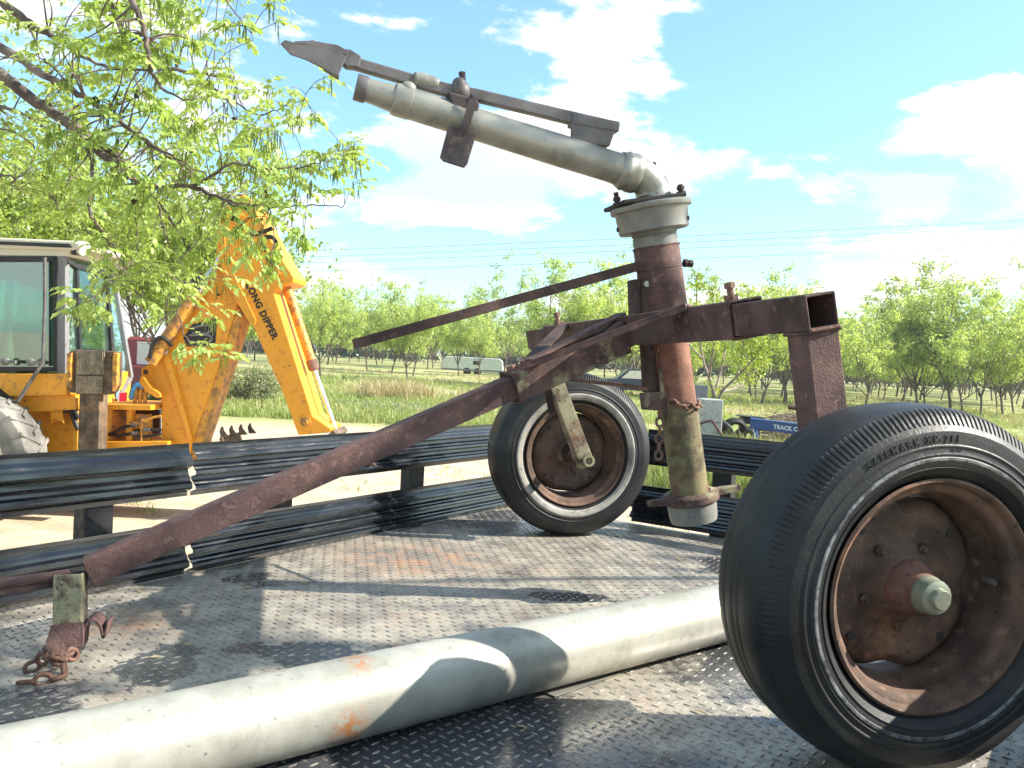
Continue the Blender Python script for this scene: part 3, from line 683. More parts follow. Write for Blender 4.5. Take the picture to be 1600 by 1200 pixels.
# near hub, grease cap, valve
hc = cN+UP*(DZ+0.340); ax = -cA
MB().lathe([(0.060, 0.0), (0.0545, 0.012), (0.0535, 0.030), (0.050, 0.044), (0.0415, 0.056), (0.0370, 0.064), (0.0350, 0.072), (0.030, 0.074)], hc, ax, 40).build('hub', M['rim_rust_red'], wn, smooth=True)
cap = MB().lathe([(0.0330, 0.070), (0.0345, 0.072), (0.0348, 0.078), (0.0325, 0.082), (0.0318, 0.094), (0.0300, 0.099), (0.0250, 0.101), (0.0195, 0.102), (0.0185, 0.111), (0.0165, 0.114), (0.0003, 0.1145)], hc, ax, 40)
cap.build('grease_cap', M['zinc'], wn, smooth=True)
q = onpl(1551, 910, hc+ax*0.06, cA); vd = (hc+ax*0.06-q).normalized()
MB().tube([q-ax*0.02, q+ax*0.002, q+ax*0.006], [0.007, 0.0065, 0.0045], 12).build('tyre_valve', M['alu_dark'], wn, smooth=True)
# far hub (axle side)
hf = cN+cA*TRK+UP*(DZ+0.340)
MB().lathe([(0.062, 0.0), (0.06, 0.018), (0.045, 0.03), (0.034, 0.05), (0.030, 0.09), (0.0005, 0.092)], hf, ax, 32).build('hub', M['rust_dark'], wf, smooth=True)
# lettering moulded on the near sidewall
def arc(r, a_mid):
    X = cL; Y = UP
    def fn(x, y, d):
        t = R(a_mid)-x/r       # angle from top, positive towards cL
        rr = r+y; P = hc + (UP*cos(t)+cL*sin(t))*rr + ax*(0.1065-max(0, (rr-0.283))*0.10+d)
        return P
    return fn
text_mesh('SAFEMARK XP-211', 0.0185, arc(0.2800, 16.0), 'lettering', M['tyre'], wn, 0.0034, 1.32, 0.0001)
text_mesh('78-14', 0.009, arc(0.2625, -2.0), 'lettering', M['tyre'], wn, 0.0026, 1.1)

# ---- frame
bN = CC(-0.872, 0.104, 0.853); bF = CC(0.90, 0.205, 0.806); bd = (bF-bN).normalized(); bs = bd.cross(UP).normalized()   # bs ~ -cL? fixed below
if bs.dot(cL) < 0: bs = -bs
bup = (UP - bd*UP.dot(bd)); bup = (bup*cos(R(12))+bs*sin(R(12))).normalized(); bs = bup.cross(bd).normalized()
if bs.dot(cL) < 0: bs = -bs
def BP(s, ds=0.0, du=0.0):   # point on the beam axis at cart coordinate s
    f = (s+0.872)/(1.772); return bN+(bF-bN)*f+bs*ds+bup*du
MB().sqtube(bN, BP(-0.42), 0.074, 0.074, 0.006, up=bup).build('cross_beam', M['rust'], cart, bevel=0.003)
MB().sqtube(BP(0.45), bF, 0.074, 0.074, 0.006, up=bup).build('cross_beam', M['rust'], cart, bevel=0.003)
MB().sqtube(BP(-0.60), BP(0.66), 0.088, 0.088, 0.006, up=bup).build('beam_sleeve', M['rust'], cart, bevel=0.003)
for s in (-0.55, 0.62):
    mb = MB(); c = BP(s, 0, 0.044); mb.cyl(c, c+bup*0.045, 0.008, 10); hexbolt(mb, c+bup*0.001, bup, 0.017, 0.014); hexbolt(mb, c+bup*0.030, bup, 0.013, 0.014)
    mb.build('set_bolt', M['rust_chain'], cart)
# weld bead round the open near end
mb = MB(); e = bN-bd*0.001
cs = [e+bs*i*0.036+bup*j*0.036 for i, j in ((-1, -1), (1, -1), (1, 1), (-1, 1))]; mb.tube(smoothpts([cs[0], cs[1]], 14), [0.0045+0.0012*(k % 2) for k in range(15)], 8)
mb.build('weld', M['rust_chain'], cart, smooth='all')
# legs
def leg(topP, botP, mat, w=0.072, h=0.068): return MB().sqtube(topP, botP, w, h, 0.006, up=cA).build('leg', mat, cart, bevel=0.004)
leg(bN+bd*0.040-bup*0.038, CC(-0.832, -0.005, 0.31), M['rust_lit'], 0.074, 0.074)
leg(bF-bd*0.055-bup*0.030, CC(0.800, -0.004, 0.312), M['rust_lichen_heavy'], 0.060, 0.058)
mb = MB(); mb.cyl(CC(-0.95, 0, 0.34), CC(-0.79, 0, 0.34), 0.019, 20); mb.build('axle_stub', M['rust_dark'], cart, smooth=True)
mb = MB(); mb.cyl(CC(0.765, 0.0, 0.338), CC(1.0, 0, 0.34), 0.019, 20); mb.lathe([(0.024, -0.002), (0.024, -0.014), (0.014, -0.014), (0.014, -0.004)], CC(0.770, 0, 0.338), cA, 20)
mb.build('axle_stub', M['rust_lichen_heavy'], cart, smooth=True)
mb = MB(); mb.tube(smoothpts([CC(0.80, 0.02, 0.335), CC(0.86, 0.045, 0.30), CC(0.80, 0.035, 0.27)], 5), 0.009, 8); mb.build('axle_strap', M['rust_dark'], cart)

# riser
rb = CC(0, -0.066, 0.33); rt = CC(0, 0.0825, 1.02)
rd = (rt-rb).normalized()
def RZ(z): return rb+(rt-rb)*((z-0.33)/0.69)
MB().cyl(RZ(0.325), RZ(0.90), 0.0565, 40).build('riser_pipe', M['riser'], cart, smooth=True)
mb = MB(); mb.lathe([(0.0566, 0), (0.0675, 0), (0.0685, 0.002), (0.0685, 0.128), (0.0665, 0.130), (0.0665, 0.1315), (0.0685, 0.133), (0.0685, 0.196), (0.0675, 0.198), (0.05, 0.198)], RZ(0.885), rd, 40)
mb.build('riser_sleeve', M['rust_lit'], cart, smooth=True)
nk = RZ(1.081)
MB().lathe([(0.0640, 0), (0.0660, 0.002), (0.0665, 0.030), (0.0645, 0.032), (0.0645, 0.034), (0.0675, 0.036), (0.0700, 0.080), (0.05, 0.080)], nk, rd, 40).build('swivel_neck', M['flange'], cart, smooth=True)
fb = nk+rd*0.079
fl = MB().lathe([(0.05, -0.026), (0.072, -0.026), (0.099, -0.034), (0.104, -0.030), (0.108, 0.026), (0.110, 0.029), (0.119, 0.030), (0.121, 0.033), (0.121, 0.044), (0.118, 0.047), (0.05, 0.047)], fb, rd, 56).build('flange', M['flange'], cart, smooth=True)
fx, fy, _ = basis(rd, cA)
pl = MB(); ft = fb+rd*0.0475; ln = (cL-rd*cL.dot(rd)).normalized(); sd = rd.cross(ln)
pl.box(ft+rd*0.008+ln*0.018, ln, sd, rd, 0.200, 0.165, 0.013); pl.build('clamp_plate', M['clamp'], cart, bevel=0.004)
for k, (q1, q2, h) in enumerate(((0.095, -0.02, 0.050), (-0.060, -0.035, 0.052), (-0.075, 0.06, 0.04),)):
    mb = MB(); c = ft+ln*q1+sd*q2; mb.cyl(c-rd*0.075, c+rd*h, 0.0075, 10); hexbolt(mb, c+rd*0.008, rd, 0.0145, 0.012); hexbolt(mb, c+rd*0.024, rd, 0.012, 0.011); hexbolt(mb, c-rd*0.066, rd, 0.015, 0.012)
    mb.build('flange_bolt', M['rust_dark'], cart)
# elbow and barrel, in the plane of the riser
el = [ft+rd*0.0, PS(1023, 308), PS(1015, 288), PS(996, 272), PS(968, 264)]
ep = smoothpts(el, 6); MB().tube(ep, [wpx(ep[0], 29.0)]*8+[wpx(ep[0], 26.5)]*(len(ep)-8), 32).build('elbow', M['alu'], cart, smooth='all')
b0 = PS(992, 272); b1 = PS(560, 137); bdx = (b1-b0).normalized(); Lb = (b1-b0).length
def BL(f): return b0+(b1-b0)*f
r0 = wpx(b0, 25.5); r1 = wpx(BL(0.6), 24.0); r2 = wpx(b1, 17.5)
MB().lathe([(r0*0.96, -0.02), (r0, 0.0), (r0, 0.02*Lb), (r0*0.94, 0.10*Lb), (r0*0.95, 0.3*Lb), (r1, 0.6*Lb), (r1*0.97, 0.82*Lb), (r1*0.93, 0.85*Lb), (r2*1.10, 0.93*Lb), (r2*1.02, 0.975*Lb)], b0, bdx, 40).build('barrel', M['alu'], cart, smooth=True, angle=30)
mb = MB(); mb.lathe([(r0*0.97, -0.012), (r0*1.17, -0.006), (r0*1.22, 0.010), (r0*1.14, 0.030), (r0*1.20, 0.034), (r0*1.03, 0.050), (r0*0.97, 0.055)], b0, bdx, 40, fn=lambda r, h, t, i, k: (r*(1+0.02*sin(t*9+i)), h)); mb.build('barrel_collar', M['alu'], cart, smooth='all')
cb = BL(0.845); mb = MB(); mb.lathe([(r1*0.9, -0.02), (r1*1.02, -0.018), (r1*1.04, 0.02), (r1*0.98, 0.030), (r1*0.9, 0.032)], cb, bdx, 36)
ku = (UP-bdx*UP.dot(bdx)).normalized(); mb.sphere(cb+ku*r1*0.80-cA*0.012, 0.022, 12, 8, (1.1, 1, 0.9)); mb.build('barrel_collar', M['alu'], cart, smooth=True)
mb = MB(); mz = BL(0.975); mb.lathe([(r2*0.80, -0.004), (r2*1.16, -0.002), (r2*1.18, 0.0), (r2*1.18, wpx(b1, 15)), (r2*1.12, wpx(b1, 16.5)), (r2*0.78, wpx(b1, 16.5)), (r2*0.74, -0.002)], mz, bdx, 36); mb.build('nozzle_ring', M['alu_dark'], cart, smooth=True)
MB().cyl(mz+bdx*0.004, mz+bdx*0.008, r2*0.8, 24).build('nozzle_bore', M['black'], cart)
mb = MB(); pa = PS(912, 238); mb.box(pa+bdx*0.0, bdx, cA, ku, 0.05, 0.03, 0.02); mb.sphere(pa, 0.017, 10, 8); mb.build('barrel_lug', M['alu'], cart, bevel=0.006)
mb = MB(); c = PS(1016, 268); hexbolt(mb, c, (ku+cL*-0.3).normalized(), 0.012, 0.014, 0.03, 0.006); mb.build('elbow_plug', M['rust_dark'], cart)
# rocker arm
arm = bpy.data.objects.new('rocker_arm', None)
a0 = PS(545, 97); a1 = PS(962, 203); adx = (a1-a0).normalized(); au = (UP-adx*UP.dot(adx)).normalized()
mb = MB(); hw = wpx(a0, 20)
pts = [(545, 84), (560, 92), (648, 118), (705, 133), (745, 140), (820, 158), (890, 174.5), (962, 191), (966, 206), (955, 207), (889, 194), (820, 177), (745, 159), (700, 152), (640, 134), (558, 110), (543, 106)]
pf = [PS(x, y)-cA*0.014 for x, y in pts]; armo = mb.prism(pf, cA*0.028).build('rocker_arm', M['alu_dark'], cart, bevel=0.005, seg=3)
mb = MB(); mb.tube(smoothpts([PS(646, 124), PS(662, 126), PS(685, 133)], 6), [0.016, 0.020, 0.0215, 0.020, 0.0215, 0.020, 0.021, 0.020, 0.0195, 0.020, 0.019, 0.018, 0.016], 12); mb.build('arm_weld', M['alu'], armo, smooth='all')
mb = MB(); pv = PS(719, 143); mb.sphere(pv, wpx(pv, 17), 20, 12, (0.95, 1.0, 1.05)); mb.sphere(PS(717, 134)-cA*0.006, wpx(pv, 12), 16, 10); mb.build('pivot_boss', M['alu_dark'], armo, smooth='all')
mb = MB(); cwp = [(890, 177), (966, 192), (964, 207), (957, 208), (955, 216), (950, 230), (897, 226), (890, 222)]
mb.prism([PS(x, y)-cA*0.016 for x, y in cwp], cA*0.010); mb.prism([PS(x, y)-cA*0.018 for x, y in ((893, 181), (966, 194), (964, 208), (892, 196))], cA*0.055)
mb.prism([PS(x, y)-cA*0.014 for x, y in ((893, 219), (953, 224), (950, 230), (897, 227))], cA*0.04); mb.build('counterweight', M['alu_dark'], armo, bevel=0.003)
mb = MB()   # spoon at the tip: trough, wedge plate and flat top
sp = [(438, 72), (446, 66), (460, 70), (485, 72), (510, 76), (530, 84), (540, 92), (536, 104), (528, 122), (519, 119), (503, 110), (480, 98), (454, 89)]
mb.prism([PS(x, y)-cA*0.020 for x, y in sp], cA*0.006)
mb.prism([PS(x, y)-cA*0.020 for x, y in ((460, 68), (488, 67), (528, 74), (545, 84), (541, 90), (505, 82), (462, 74))], cA*0.045)
mb.prism([PS(x, y)-cA*0.014 for x, y in ((505, 104), (527, 90), (530, 120))], cA*0.050)
mb.prism([PS(x, y)-cA*0.018 for x, y in ((528, 78), (548, 81), (564, 91), (560, 108), (541, 106), (530, 96))], cA*0.036)
hexbolt(mb, PS(489, 68), UP, 0.007, 0.008); mb.build('spoon', M['alu_dark'], armo, bevel=0.002)
mb = MB(); mb.cyl(PS(722, 114), PS(727, 175), wpx(pv, 5.0), 14); mb.tube([PS(722, 113), PS(722, 117)], wpx(pv, 5.6), 10); mb.build('pivot_pin', M['steel_dark'], cart, smooth=True)
mb = MB(); ss = PS(722, 168)
mb.prism([PS(x, y)-cA*0.036 for x, y in ((697, 148), (714, 152), (742, 160), (746, 170), (741, 186), (728, 184), (716, 182), (702, 170))], cA*0.072); mb.build('yoke', M['steel_dark'], cart, bevel=0.006, seg=3)
mb = MB(); st = smoothpts([PS(727, 160)-cA*0.048, PS(732, 166)-cA*0.053, PS(729, 180)-cA*0.056, PS(721, 205)-cA*0.056, PS(714, 216)-cA*0.050], 5)
for i in range(len(st)-1): mb.bar(st[i], st[i+1]+(st[i+1]-st[i])*0.1, wpx(pv, 12), 0.006, up=cA)
mb.build('strap', M['steel_dark'], cart)
vp = [(698, 203), (739, 216), (737, 222), (725, 262), (720, 268), (688, 258), (683, 252), (695, 207)]
mb = MB(); mb.prism([PS(x, y)-cA*0.052 for x, y in vp], cA*0.007); mb.build('hanging_plate', M['steel_dark'], cart, bevel=0.002)  # dark material stands in for shade on the plate's face
# handle bar from the sleeve
h0 = PS(1004, 414, 0.0); h1 = PS(552, 538, 0.0)
mb = MB(); mb.sqtube(h0, h1, 0.028, 0.034, 0.004, up=cA); mb.build('handle_bar', M['rust'], cart, bevel=0.003)
mb = MB(); c = PS(1068, 411, -0.03); d = (-cL).normalized(); mb.cyl(c, c+d*0.028, 0.007, 10); hexbolt(mb, c+d*0.001, d, 0.013, 0.010); hexbolt(mb, c+d*0.016, d, 0.012, 0.012); mb.build('lock_bolt', M['rust_dark'], cart)
# latch bracket on the sleeve
mb = MB(); tp = [(983, 438), (1007, 434), (1010, 492), (985, 496)]
mb.prism([PS(x, y)-cA*0.018 for x, y in tp], cA*0.036); mb.build('latch_bracket', M['rust'], cart, bevel=0.003)
mb = MB(); mb.prism([PS(x, y)-cA*0.030 for x, y in ((997, 438), (1013, 436), (1016, 492), (999, 494))], cA*0.010); mb.build('latch_plate', M['rust'], cart, bevel=0.002)
mb = MB(); c = PS(1003, 445)-cA*0.032; mb.cyl(c, c-cA*0.006, 0.009, 16); mb.build('latch_pin', M['zinc'], cart, smooth=True)
# down post in front of the riser, its foot plate, chain and stay rod
def tpost(pxs, s0, s1, mat, name):
    mb = MB(); mb.prism([PS(x, y, s0) for x, y in pxs], cA*(s1-s0)); return mb.build(name, M[mat], cart, bevel=0.002)
tpost([(1007, 522), (1027, 522), (1032, 614), (1012, 614)], -0.010, 0.034, 'rust_dark', 'hanger_post')
tpost([(1027, 522), (1037, 522), (1045, 616), (1033, 616)], -0.028, -0.018, 'rust_lichen_heavy', 'hanger_post')
tpost([(1037, 522), (1045, 522), (1053, 616), (1045, 616)], -0.018, 0.02, 'rust', 'hanger_post')
tpost([(1000, 614), (1049, 612), (1049, 643), (1003, 640)], -0.030, -0.022, 'rust_lichen', 'foot_plate')
mb = MB(); mb.prism([PS(x, y, -0.028) for x, y in ((1045, 610), (1051, 611), (1052, 646), (1046, 644))], cA*0.075); mb.build('foot_plate', M['rust_lichen_heavy'], cart, bevel=0.002)
mb = MB(); mb.tube([CC(0.30, 0.27, 0.665), CC(0.10, 0.15, 0.660), PS(1008, 607, 0.0), PS(1012, 609, -0.01)], 0.0065, 10); mb.build('stay_rod', M['rust_chain'], cart, smooth='all')
def chain(pts, name, link=0.034, r=0.0042, W=0.0105, parent=cart, twist=0.0):
    mb = MB(); P = smoothpts(pts, 16); d = [0]
    for i in range(1, len(P)): d.append(d[-1]+(P[i]-P[i-1]).length)
    pitch = link*0.74; s = pitch*0.5; k = 0
    def smp(s):
        for i in range(1, len(P)):
            if d[i] >= s: f = (s-d[i-1])/max(1e-9, d[i]-d[i-1]); return P[i-1].lerp(P[i], f)
        return P[-1]
    while s < d[-1]:
        c = smp(s); tg = (smp(min(d[-1], s+0.006))-smp(max(0, s-0.006))).normalized()
        u = UP if abs(tg.z) < 0.8 else cA
        w1 = u.cross(tg).normalized(); w2 = tg.cross(w1); w = (w1+w2*0.35).normalized() if k % 2 else (w2-w1*0.3).normalized()
        mb.torus_link(c, tg, w, W, link/2-W-r, r); s += pitch; k += 1
    return mb.build(name, M['rust_chain'], parent, smooth='all')
rc = RZ(0.613); ch = []
for k in range(9):
    t = R(-75+k*24); ch.append(rc+(cL*-sin(t)*0.0+0*UP)+(-cA*cos(t)+(-cL)*sin(t))*0.063+UP*(0.004*sin(k)))
chain(ch[1:], 'chain')
chain([PS(1030, 640, -0.02), PS(1031, 665, -0.022), PS(1030, 690, -0.02), PS(1029, 712, -0.02)], 'chain')
# coupler at the foot of the riser: winged ring and cup
rg = RZ(0.325); mb = MB(); mb.lathe([(0.058, 0.018), (0.062, 0.022), (0.080, 0.018), (0.086, 0.012), (0.086, -0.006), (0.080, -0.012), (0.06, -0.012)], rg, rd, 40)
lx = (cL-rd*cL.dot(rd)).normalized()
for sg, L_ in ((1, 0.135), (-1, 0.155)):
    w0 = rg+lx*sg*0.075; w1 = rg+lx*sg*L_+cA*0.02*sg; mb.prism([w0-cA*0.030+rd*0.012, w0+cA*0.030+rd*0.012, w1+cA*0.010+rd*0.014, w1-cA*0.010+rd*0.014], -rd*0.016)
mb.build('wing_ring', M['rust_lichen'], cart, smooth=True)
MB().lathe([(0.070, -0.006), (0.0755, -0.010), (0.0735, -0.055), (0.0700, -0.070), (0.060, -0.073), (0.057, -0.068), (0.057, 0.0)], rg, rd, 40).build('coupler_cup', M['cup'], cart, smooth=True)

def weldloop(c, x, y, w, h, name='weld', n=9, r=0.0038):
    mb = MB(); cs = [c+x*i*w/2+y*j*h/2 for i, j in ((-1, -1), (1, -1), (1, 1), (-1, 1), (-1, -1))]; pts = []
    for a, b in zip(cs[:-1], cs[1:]): pts += [a.lerp(b, k/n) for k in range(n)]
    pts.append(cs[-1]); rr_ = random.Random(int(w*9999)); mb.tube(pts, [r*rr_.uniform(0.75, 1.35) for _ in pts], 7, cap=False)
    return mb.build(name, M['rust_chain'] if r > 0.0045 else M['rust'], cart, smooth='all')
weldloop(BP(-0.602), bs, bup, 0.086, 0.086); weldloop(BP(0.662), bs, bup, 0.086, 0.086)
weldloop(bN+bd*0.040-bup*0.040, bs, bd, 0.078, 0.078); weldloop(bF-bd*0.055-bup*0.039, bs, bd, 0.064, 0.062)
for zz in (0.886, 1.080): 
    mb = MB(); cz = RZ(zz); x_, y_, _ = basis(rd); rr_ = random.Random(int(zz*100)); mb.tube([cz+(x_*cos(k*2*pi/60)+y_*sin(k*2*pi/60))*0.0675 for k in range(61)], [0.0032*rr_.uniform(0.6, 1.5) for _ in range(61)], 6, cap=False); mb.build('weld', M['rust_lit'], cart, smooth='all')
# ---- drawbar: line fitted along the photographed tube
def DBL(l): f = (l-0.2)/1.4; return CC(-0.25*f, l, 0.788-(l-0.211)*0.4480)
d0, d1 = DBL(0.50), DBL(1.585)
MB().sqtube(DBL(0.42), DBL(1.572), 0.060, 0.064, 0.005, up=UP).build('drawbar', M['rust_lit'], cart, bevel=0.004)
dd = (DBL(1.0)-DBL(0.5)).normalized(); dup = (UP-dd*UP.dot(dd)).normalized(); dsd = dd.cross(dup).normalized()
if dsd.dot(cA) > 0: dsd = -dsd
# outer channel towards the beam: welded fabrications, wider towards the beam
mb = MB(); j0 = DBL(0.535); j1 = DBL(0.20)
pts0 = [j0+dup*0.040, j0-dup*0.042]; 
side = [j0+dup*0.041, j0-dup*0.043, DBL(0.20)-dup*0.050, BP(-0.10, 0.046, -0.044), BP(-0.38, 0.046, -0.040), BP(-0.40, 0.046, 0.030), DBL(0.30)+dup*0.043]
mb.sqtube(j0, DBL(0.19), 0.084, 0.082, 0.006, up=UP); ch_ = mb.build('drawbar_socket', M['rust_lichen'], cart, bevel=0.003)
mb = MB(); mb.bar(DBL(0.24), BP(-0.01, 0.03, -0.005), 0.084, 0.080, up=UP); mb.build('drawbar_socket', M['rust'], cart, bevel=0.003)
weldloop(DBL(0.536), dup, dsd, 0.086, 0.088, n=10)
# diagonal braces: flat bars set on edge from the drawbar to the beam
def brace(p0, p1, w=0.050, t=0.008, mat='rust_lit'):
    mb = MB(); mb.bar(p0, p1, w, t, up=dup); mb.bar(p0+dup*0.0+dsd*0.0, p1, t, w*0.9, up=dup); return mb.build('brace', M[mat], cart, bevel=0.0015)
def angle(p0, p1, wa, wb, mat):
    d = (p1-p0).normalized(); s_ = d.cross(UP).normalized()
    if s_.dot(cL) < 0: s_ = -s_
    u_ = s_.cross(d).normalized(); u_ = u_ if u_.z > 0 else -u_
    mb = MB(); mb.prism([p0-s_*wa/2, p0+s_*wa/2, p1+s_*wa/2, p1-s_*wa/2], u_*0.007); mb.prism([p0+s_*(wa/2-0.007), p0+s_*wa/2, p1+s_*wa/2, p1+s_*(wa/2-0.007)], -u_*wb)
    return mb.build('brace', M[mat], cart, bevel=0.0015)
angle(DBL(0.50)+dup*0.040, BP(-0.40, 0.030, 0.046), 0.050, 0.012, 'rust_lit')
angle(DBL(0.47)+dup*0.042+cA*0.015, BP(0.48, 0.020, 0.044), 0.040, 0.010, 'rust_dark')
angle(DBL(0.46)+dup*0.046+cA*0.01, BP(0.04, 0.010, 0.048), 0.048, 0.010, 'rust_lit')
mb = MB(); c = DBL(0.515)+dup*0.043+cA*0.012; hexbolt(mb, c, dup, 0.014, 0.014); mb.build('set_bolt', M['rust_chain'], cart)
mb = MB(); q0 = PS(850, 590, 0.0); q1 = PS(855, 632, 0.0); mb.bar(CC(0.05, 0.40, 0.655), CC(0.05, 0.375, 0.565), 0.022, 0.008, up=cA); mb.build('hook_tab', M['rust_dark'], cart, bevel=0.002)
# foot
fT = DBL(1.590); fz = 0.055
mb = MB(); fo = CC(-0.255, 1.60, 0.0)
F0 = CC(-0.262, 1.604, 0.180); F1 = CC(-0.275, 1.598, 0.062)
mb.sqtube(F0, F1, 0.060, 0.060, 0.005, up=cA); ft_ = mb.build('foot_post', M['rust_lichen_heavy'], cart, bevel=0.003)
mb = MB(); mb.bar(F0+cL*0.030-UP*0.020, F0+cL*0.42-UP*0.055-cA*0.08, 0.022, 0.022, up=UP); mb.cyl(F0+cL*0.00-UP*0.004, F0+cL*0.44-UP*0.046-cA*0.08, 0.013, 12); mb.build('drawbar_nose', M['rust_lit'], cart)
# U-bent foot strip with chain
def strip(pts, w, mat, name):
    P = smoothpts(pts, 6); mb = MB()
    vs = []; 
    for p in P: vs += [p-cA*w/2, p+cA*w/2]
    fs = [(2*i, 2*i+1, 2*i+3, 2*i+2) for i in range(len(P)-1)]; mb.add(vs, fs); o = mb.build(name, M[mat], cart, smooth='all')
    m = o.modifiers.new('thick', 'SOLIDIFY'); m.thickness = 0.006; m.offset = 0; return o
Fb = F1
mb = MB(); q = [F1+cL*0.032-cA*0.036+UP*0.012, F1-cL*0.034-cA*0.036+UP*0.018, F1-cL*0.040-cA*0.050-UP*0.030, F1-cL*0.022-cA*0.054-UP*0.058, F1+cL*0.040-cA*0.052-UP*0.036]
mb.prism(q, cA*0.006); mb.build('foot_strip', M['rust_lit'], cart, bevel=0.001)
strip([F1-cL*0.030-UP*0.045, F1-cL*0.035+UP*0.002, F1-cL*0.052+UP*0.020, F1-cL*0.068+UP*0.004, F1-cL*0.076-UP*0.022, F1-cL*0.084+UP*0.012], 0.055, 'rust_lit', 'foot_strip')
def DK(px, py, z=0.008): return onz(px, py, DZ+z)
chain([DK(122, 1026), DK(108, 1022, 0.02), DK(92, 1030, 0.035), DK(72, 1022, 0.04), DK(62, 1036, 0.015), DK(48, 1044)], 'chain', 0.040, 0.0048, 0.0115)
chain([DK(70, 1016, 0.045), DK(88, 1030, 0.035), DK(100, 1040, 0.02), DK(96, 1056, 0.008), DK(72, 1062), DK(38, 1066)], 'chain', 0.040, 0.0048, 0.0115)

# ================================================================== LOOSE PIPE on the deck
p1_ = onz(400, 1125, DZ+0.0785); p2_ = onz(1120, 958, DZ+0.0785); d_ = (p2_-p1_).normalized(); pA = p1_-d_*0.95; pB = p2_+d_*0.62
pdv = (pB-pA).normalized(); top(V((pA.x+pB.x)/2, (pA.y+pB.y)/2, DZ))
mb = MB(); RP = 0.0748; L = (pB-pA).length
mb.lathe([(RP-0.004, 0), (RP, 0.0), (RP, 0.30), (RP, 0.80), (RP, 1.2), (RP+0.0006, 1.205), (RP+0.0006, 1.22), (RP, 1.225), (RP, 2.0), (RP, L), (RP-0.004, L), (RP-0.004, 0)], pA, pdv, 72, fn=lambda r, h, t, i, k: (r+0.0006*sin(2*t+h*3), h))
tag(mb.build('irrigation_pipe', M['alu_pipe'], smooth=True), 'long pale aluminium irrigation pipe lying slantwise across the deck in the foreground', 'pipe')
def bearer(c, name, label, wx, wy, hz, mat, yaw=None):
    top(V(c.x, c.y, DZ)); d = pdv if yaw is None else V(cos(yaw), sin(yaw), 0); e = V(-d.y, d.x, 0)
    mb = MB(); mb.box(V(c.x, c.y, DZ+0.003+hz/2), d, e, UP, wx, wy, hz); tag(mb.build(name, mat, bevel=0.002), label, 'metal plate')
bearer(onz(905, 1060, DZ), 'support_plate', 'thin grey steel plate lying on the deck half under the pipe', 0.26, 0.09, 0.0015, M['flange'], math.atan2(pdv.y, pdv.x)+0.10)
top()
# ================================================================== BACKHOE LOADER
BY = 8.4
bh = empty('backhoe_loader', V(at(60, 700, 9.3).x, 9.3, 0), 'old yellow backhoe loader with grey glazed cab parked beyond the rail on the left', 'backhoe')
def Q(px, py, Y): return at(px, py, Y)
def plate(pts, Y0, Y1, name, mat, parent=bh, bevel=0.006, smooth=False):
    """outline traced on the plane Y0 and given its real thickness along Y"""
    P = [Q(x, y, Y0) for x, y in pts]; return MB().prism(P, V(0, Y1-Y0, 0)).build(name, M[mat], parent, bevel=bevel, smooth=smooth)
YD = V(0, 1, 0)
# rear wheel
wc = Q(-37, 729, 8.4); wr = 0.652; wc = V(wc.x, 8.4, wr)
def lugged(ctr, R_, W, name, parent):
    mb = MB(); mb.lathe([(R_*0.56, -W*0.42), (R_*0.62, -W*0.50), (R_*0.80, -W*0.53), (R_*0.92, -W*0.47), (R_*0.955, -W*0.35), (R_*0.965, 0), (R_*0.955, W*0.35), (R_*0.92, W*0.47), (R_*0.80, W*0.53), (R_*0.62, W*0.50), (R_*0.56, W*0.42)], ctr, YD, 64)
    t = mb.build(name, M['tractor_tyre'], parent, smooth=True)
    mb = MB(); n = 20
    for k in range(2*n):
        th = 2*pi*k/(2*n); sg = -1 if k % 2 else 1; pts = []
        def P(a, r, w): return ctr+V(sin(a), 0, cos(a))*r+YD*w
        a1 = th+0.20; hw = 0.035; r1 = R_*1.0; r0 = R_*0.90
        A = [P(th-hw, R_*0.80, sg*W*0.54), P(th+hw, R_*0.80, sg*W*0.54), P(th-hw, R_*0.97, sg*W*0.50), P(th+hw, R_*0.97, sg*W*0.50), P(a1-hw, R_*1.0, sg*-0.03), P(a1+hw, R_*1.0, sg*-0.03),
             P(th-hw*1.3, R_*0.78, sg*W*0.45), P(th+hw*1.3, R_*0.78, sg*W*0.45), P(a1-hw*1.3, R_*0.93, sg*-0.03), P(a1+hw*1.3, R_*0.93, sg*-0.03)]
        mb.add(A, [(0, 1, 3, 2), (2, 3, 5, 4), (0, 2, 4, 8, 6), (1, 7, 9, 5, 3), (4, 5, 9, 8), (0, 6, 7, 1), (6, 8, 9, 7)])
    mb.build('tread_bars', M['tractor_tyre'], t, bevel=0.01)['kind'] = 'stuff'
    MB().lathe([(R_*0.57, -W*0.42), (R_*0.53, -W*0.40), (R_*0.50, -W*0.25), (R_*0.30, -W*0.12), (R_*0.14, -W*0.12), (0.001, -W*0.18)], ctr, YD, 40).build('rim', M['cream'], t, smooth=True)
    return t
lugged(wc, wr, 0.42, 'wheel', bh)
lugged(V(wc.x, 10.2, wr), wr, 0.42, 'wheel', bh)
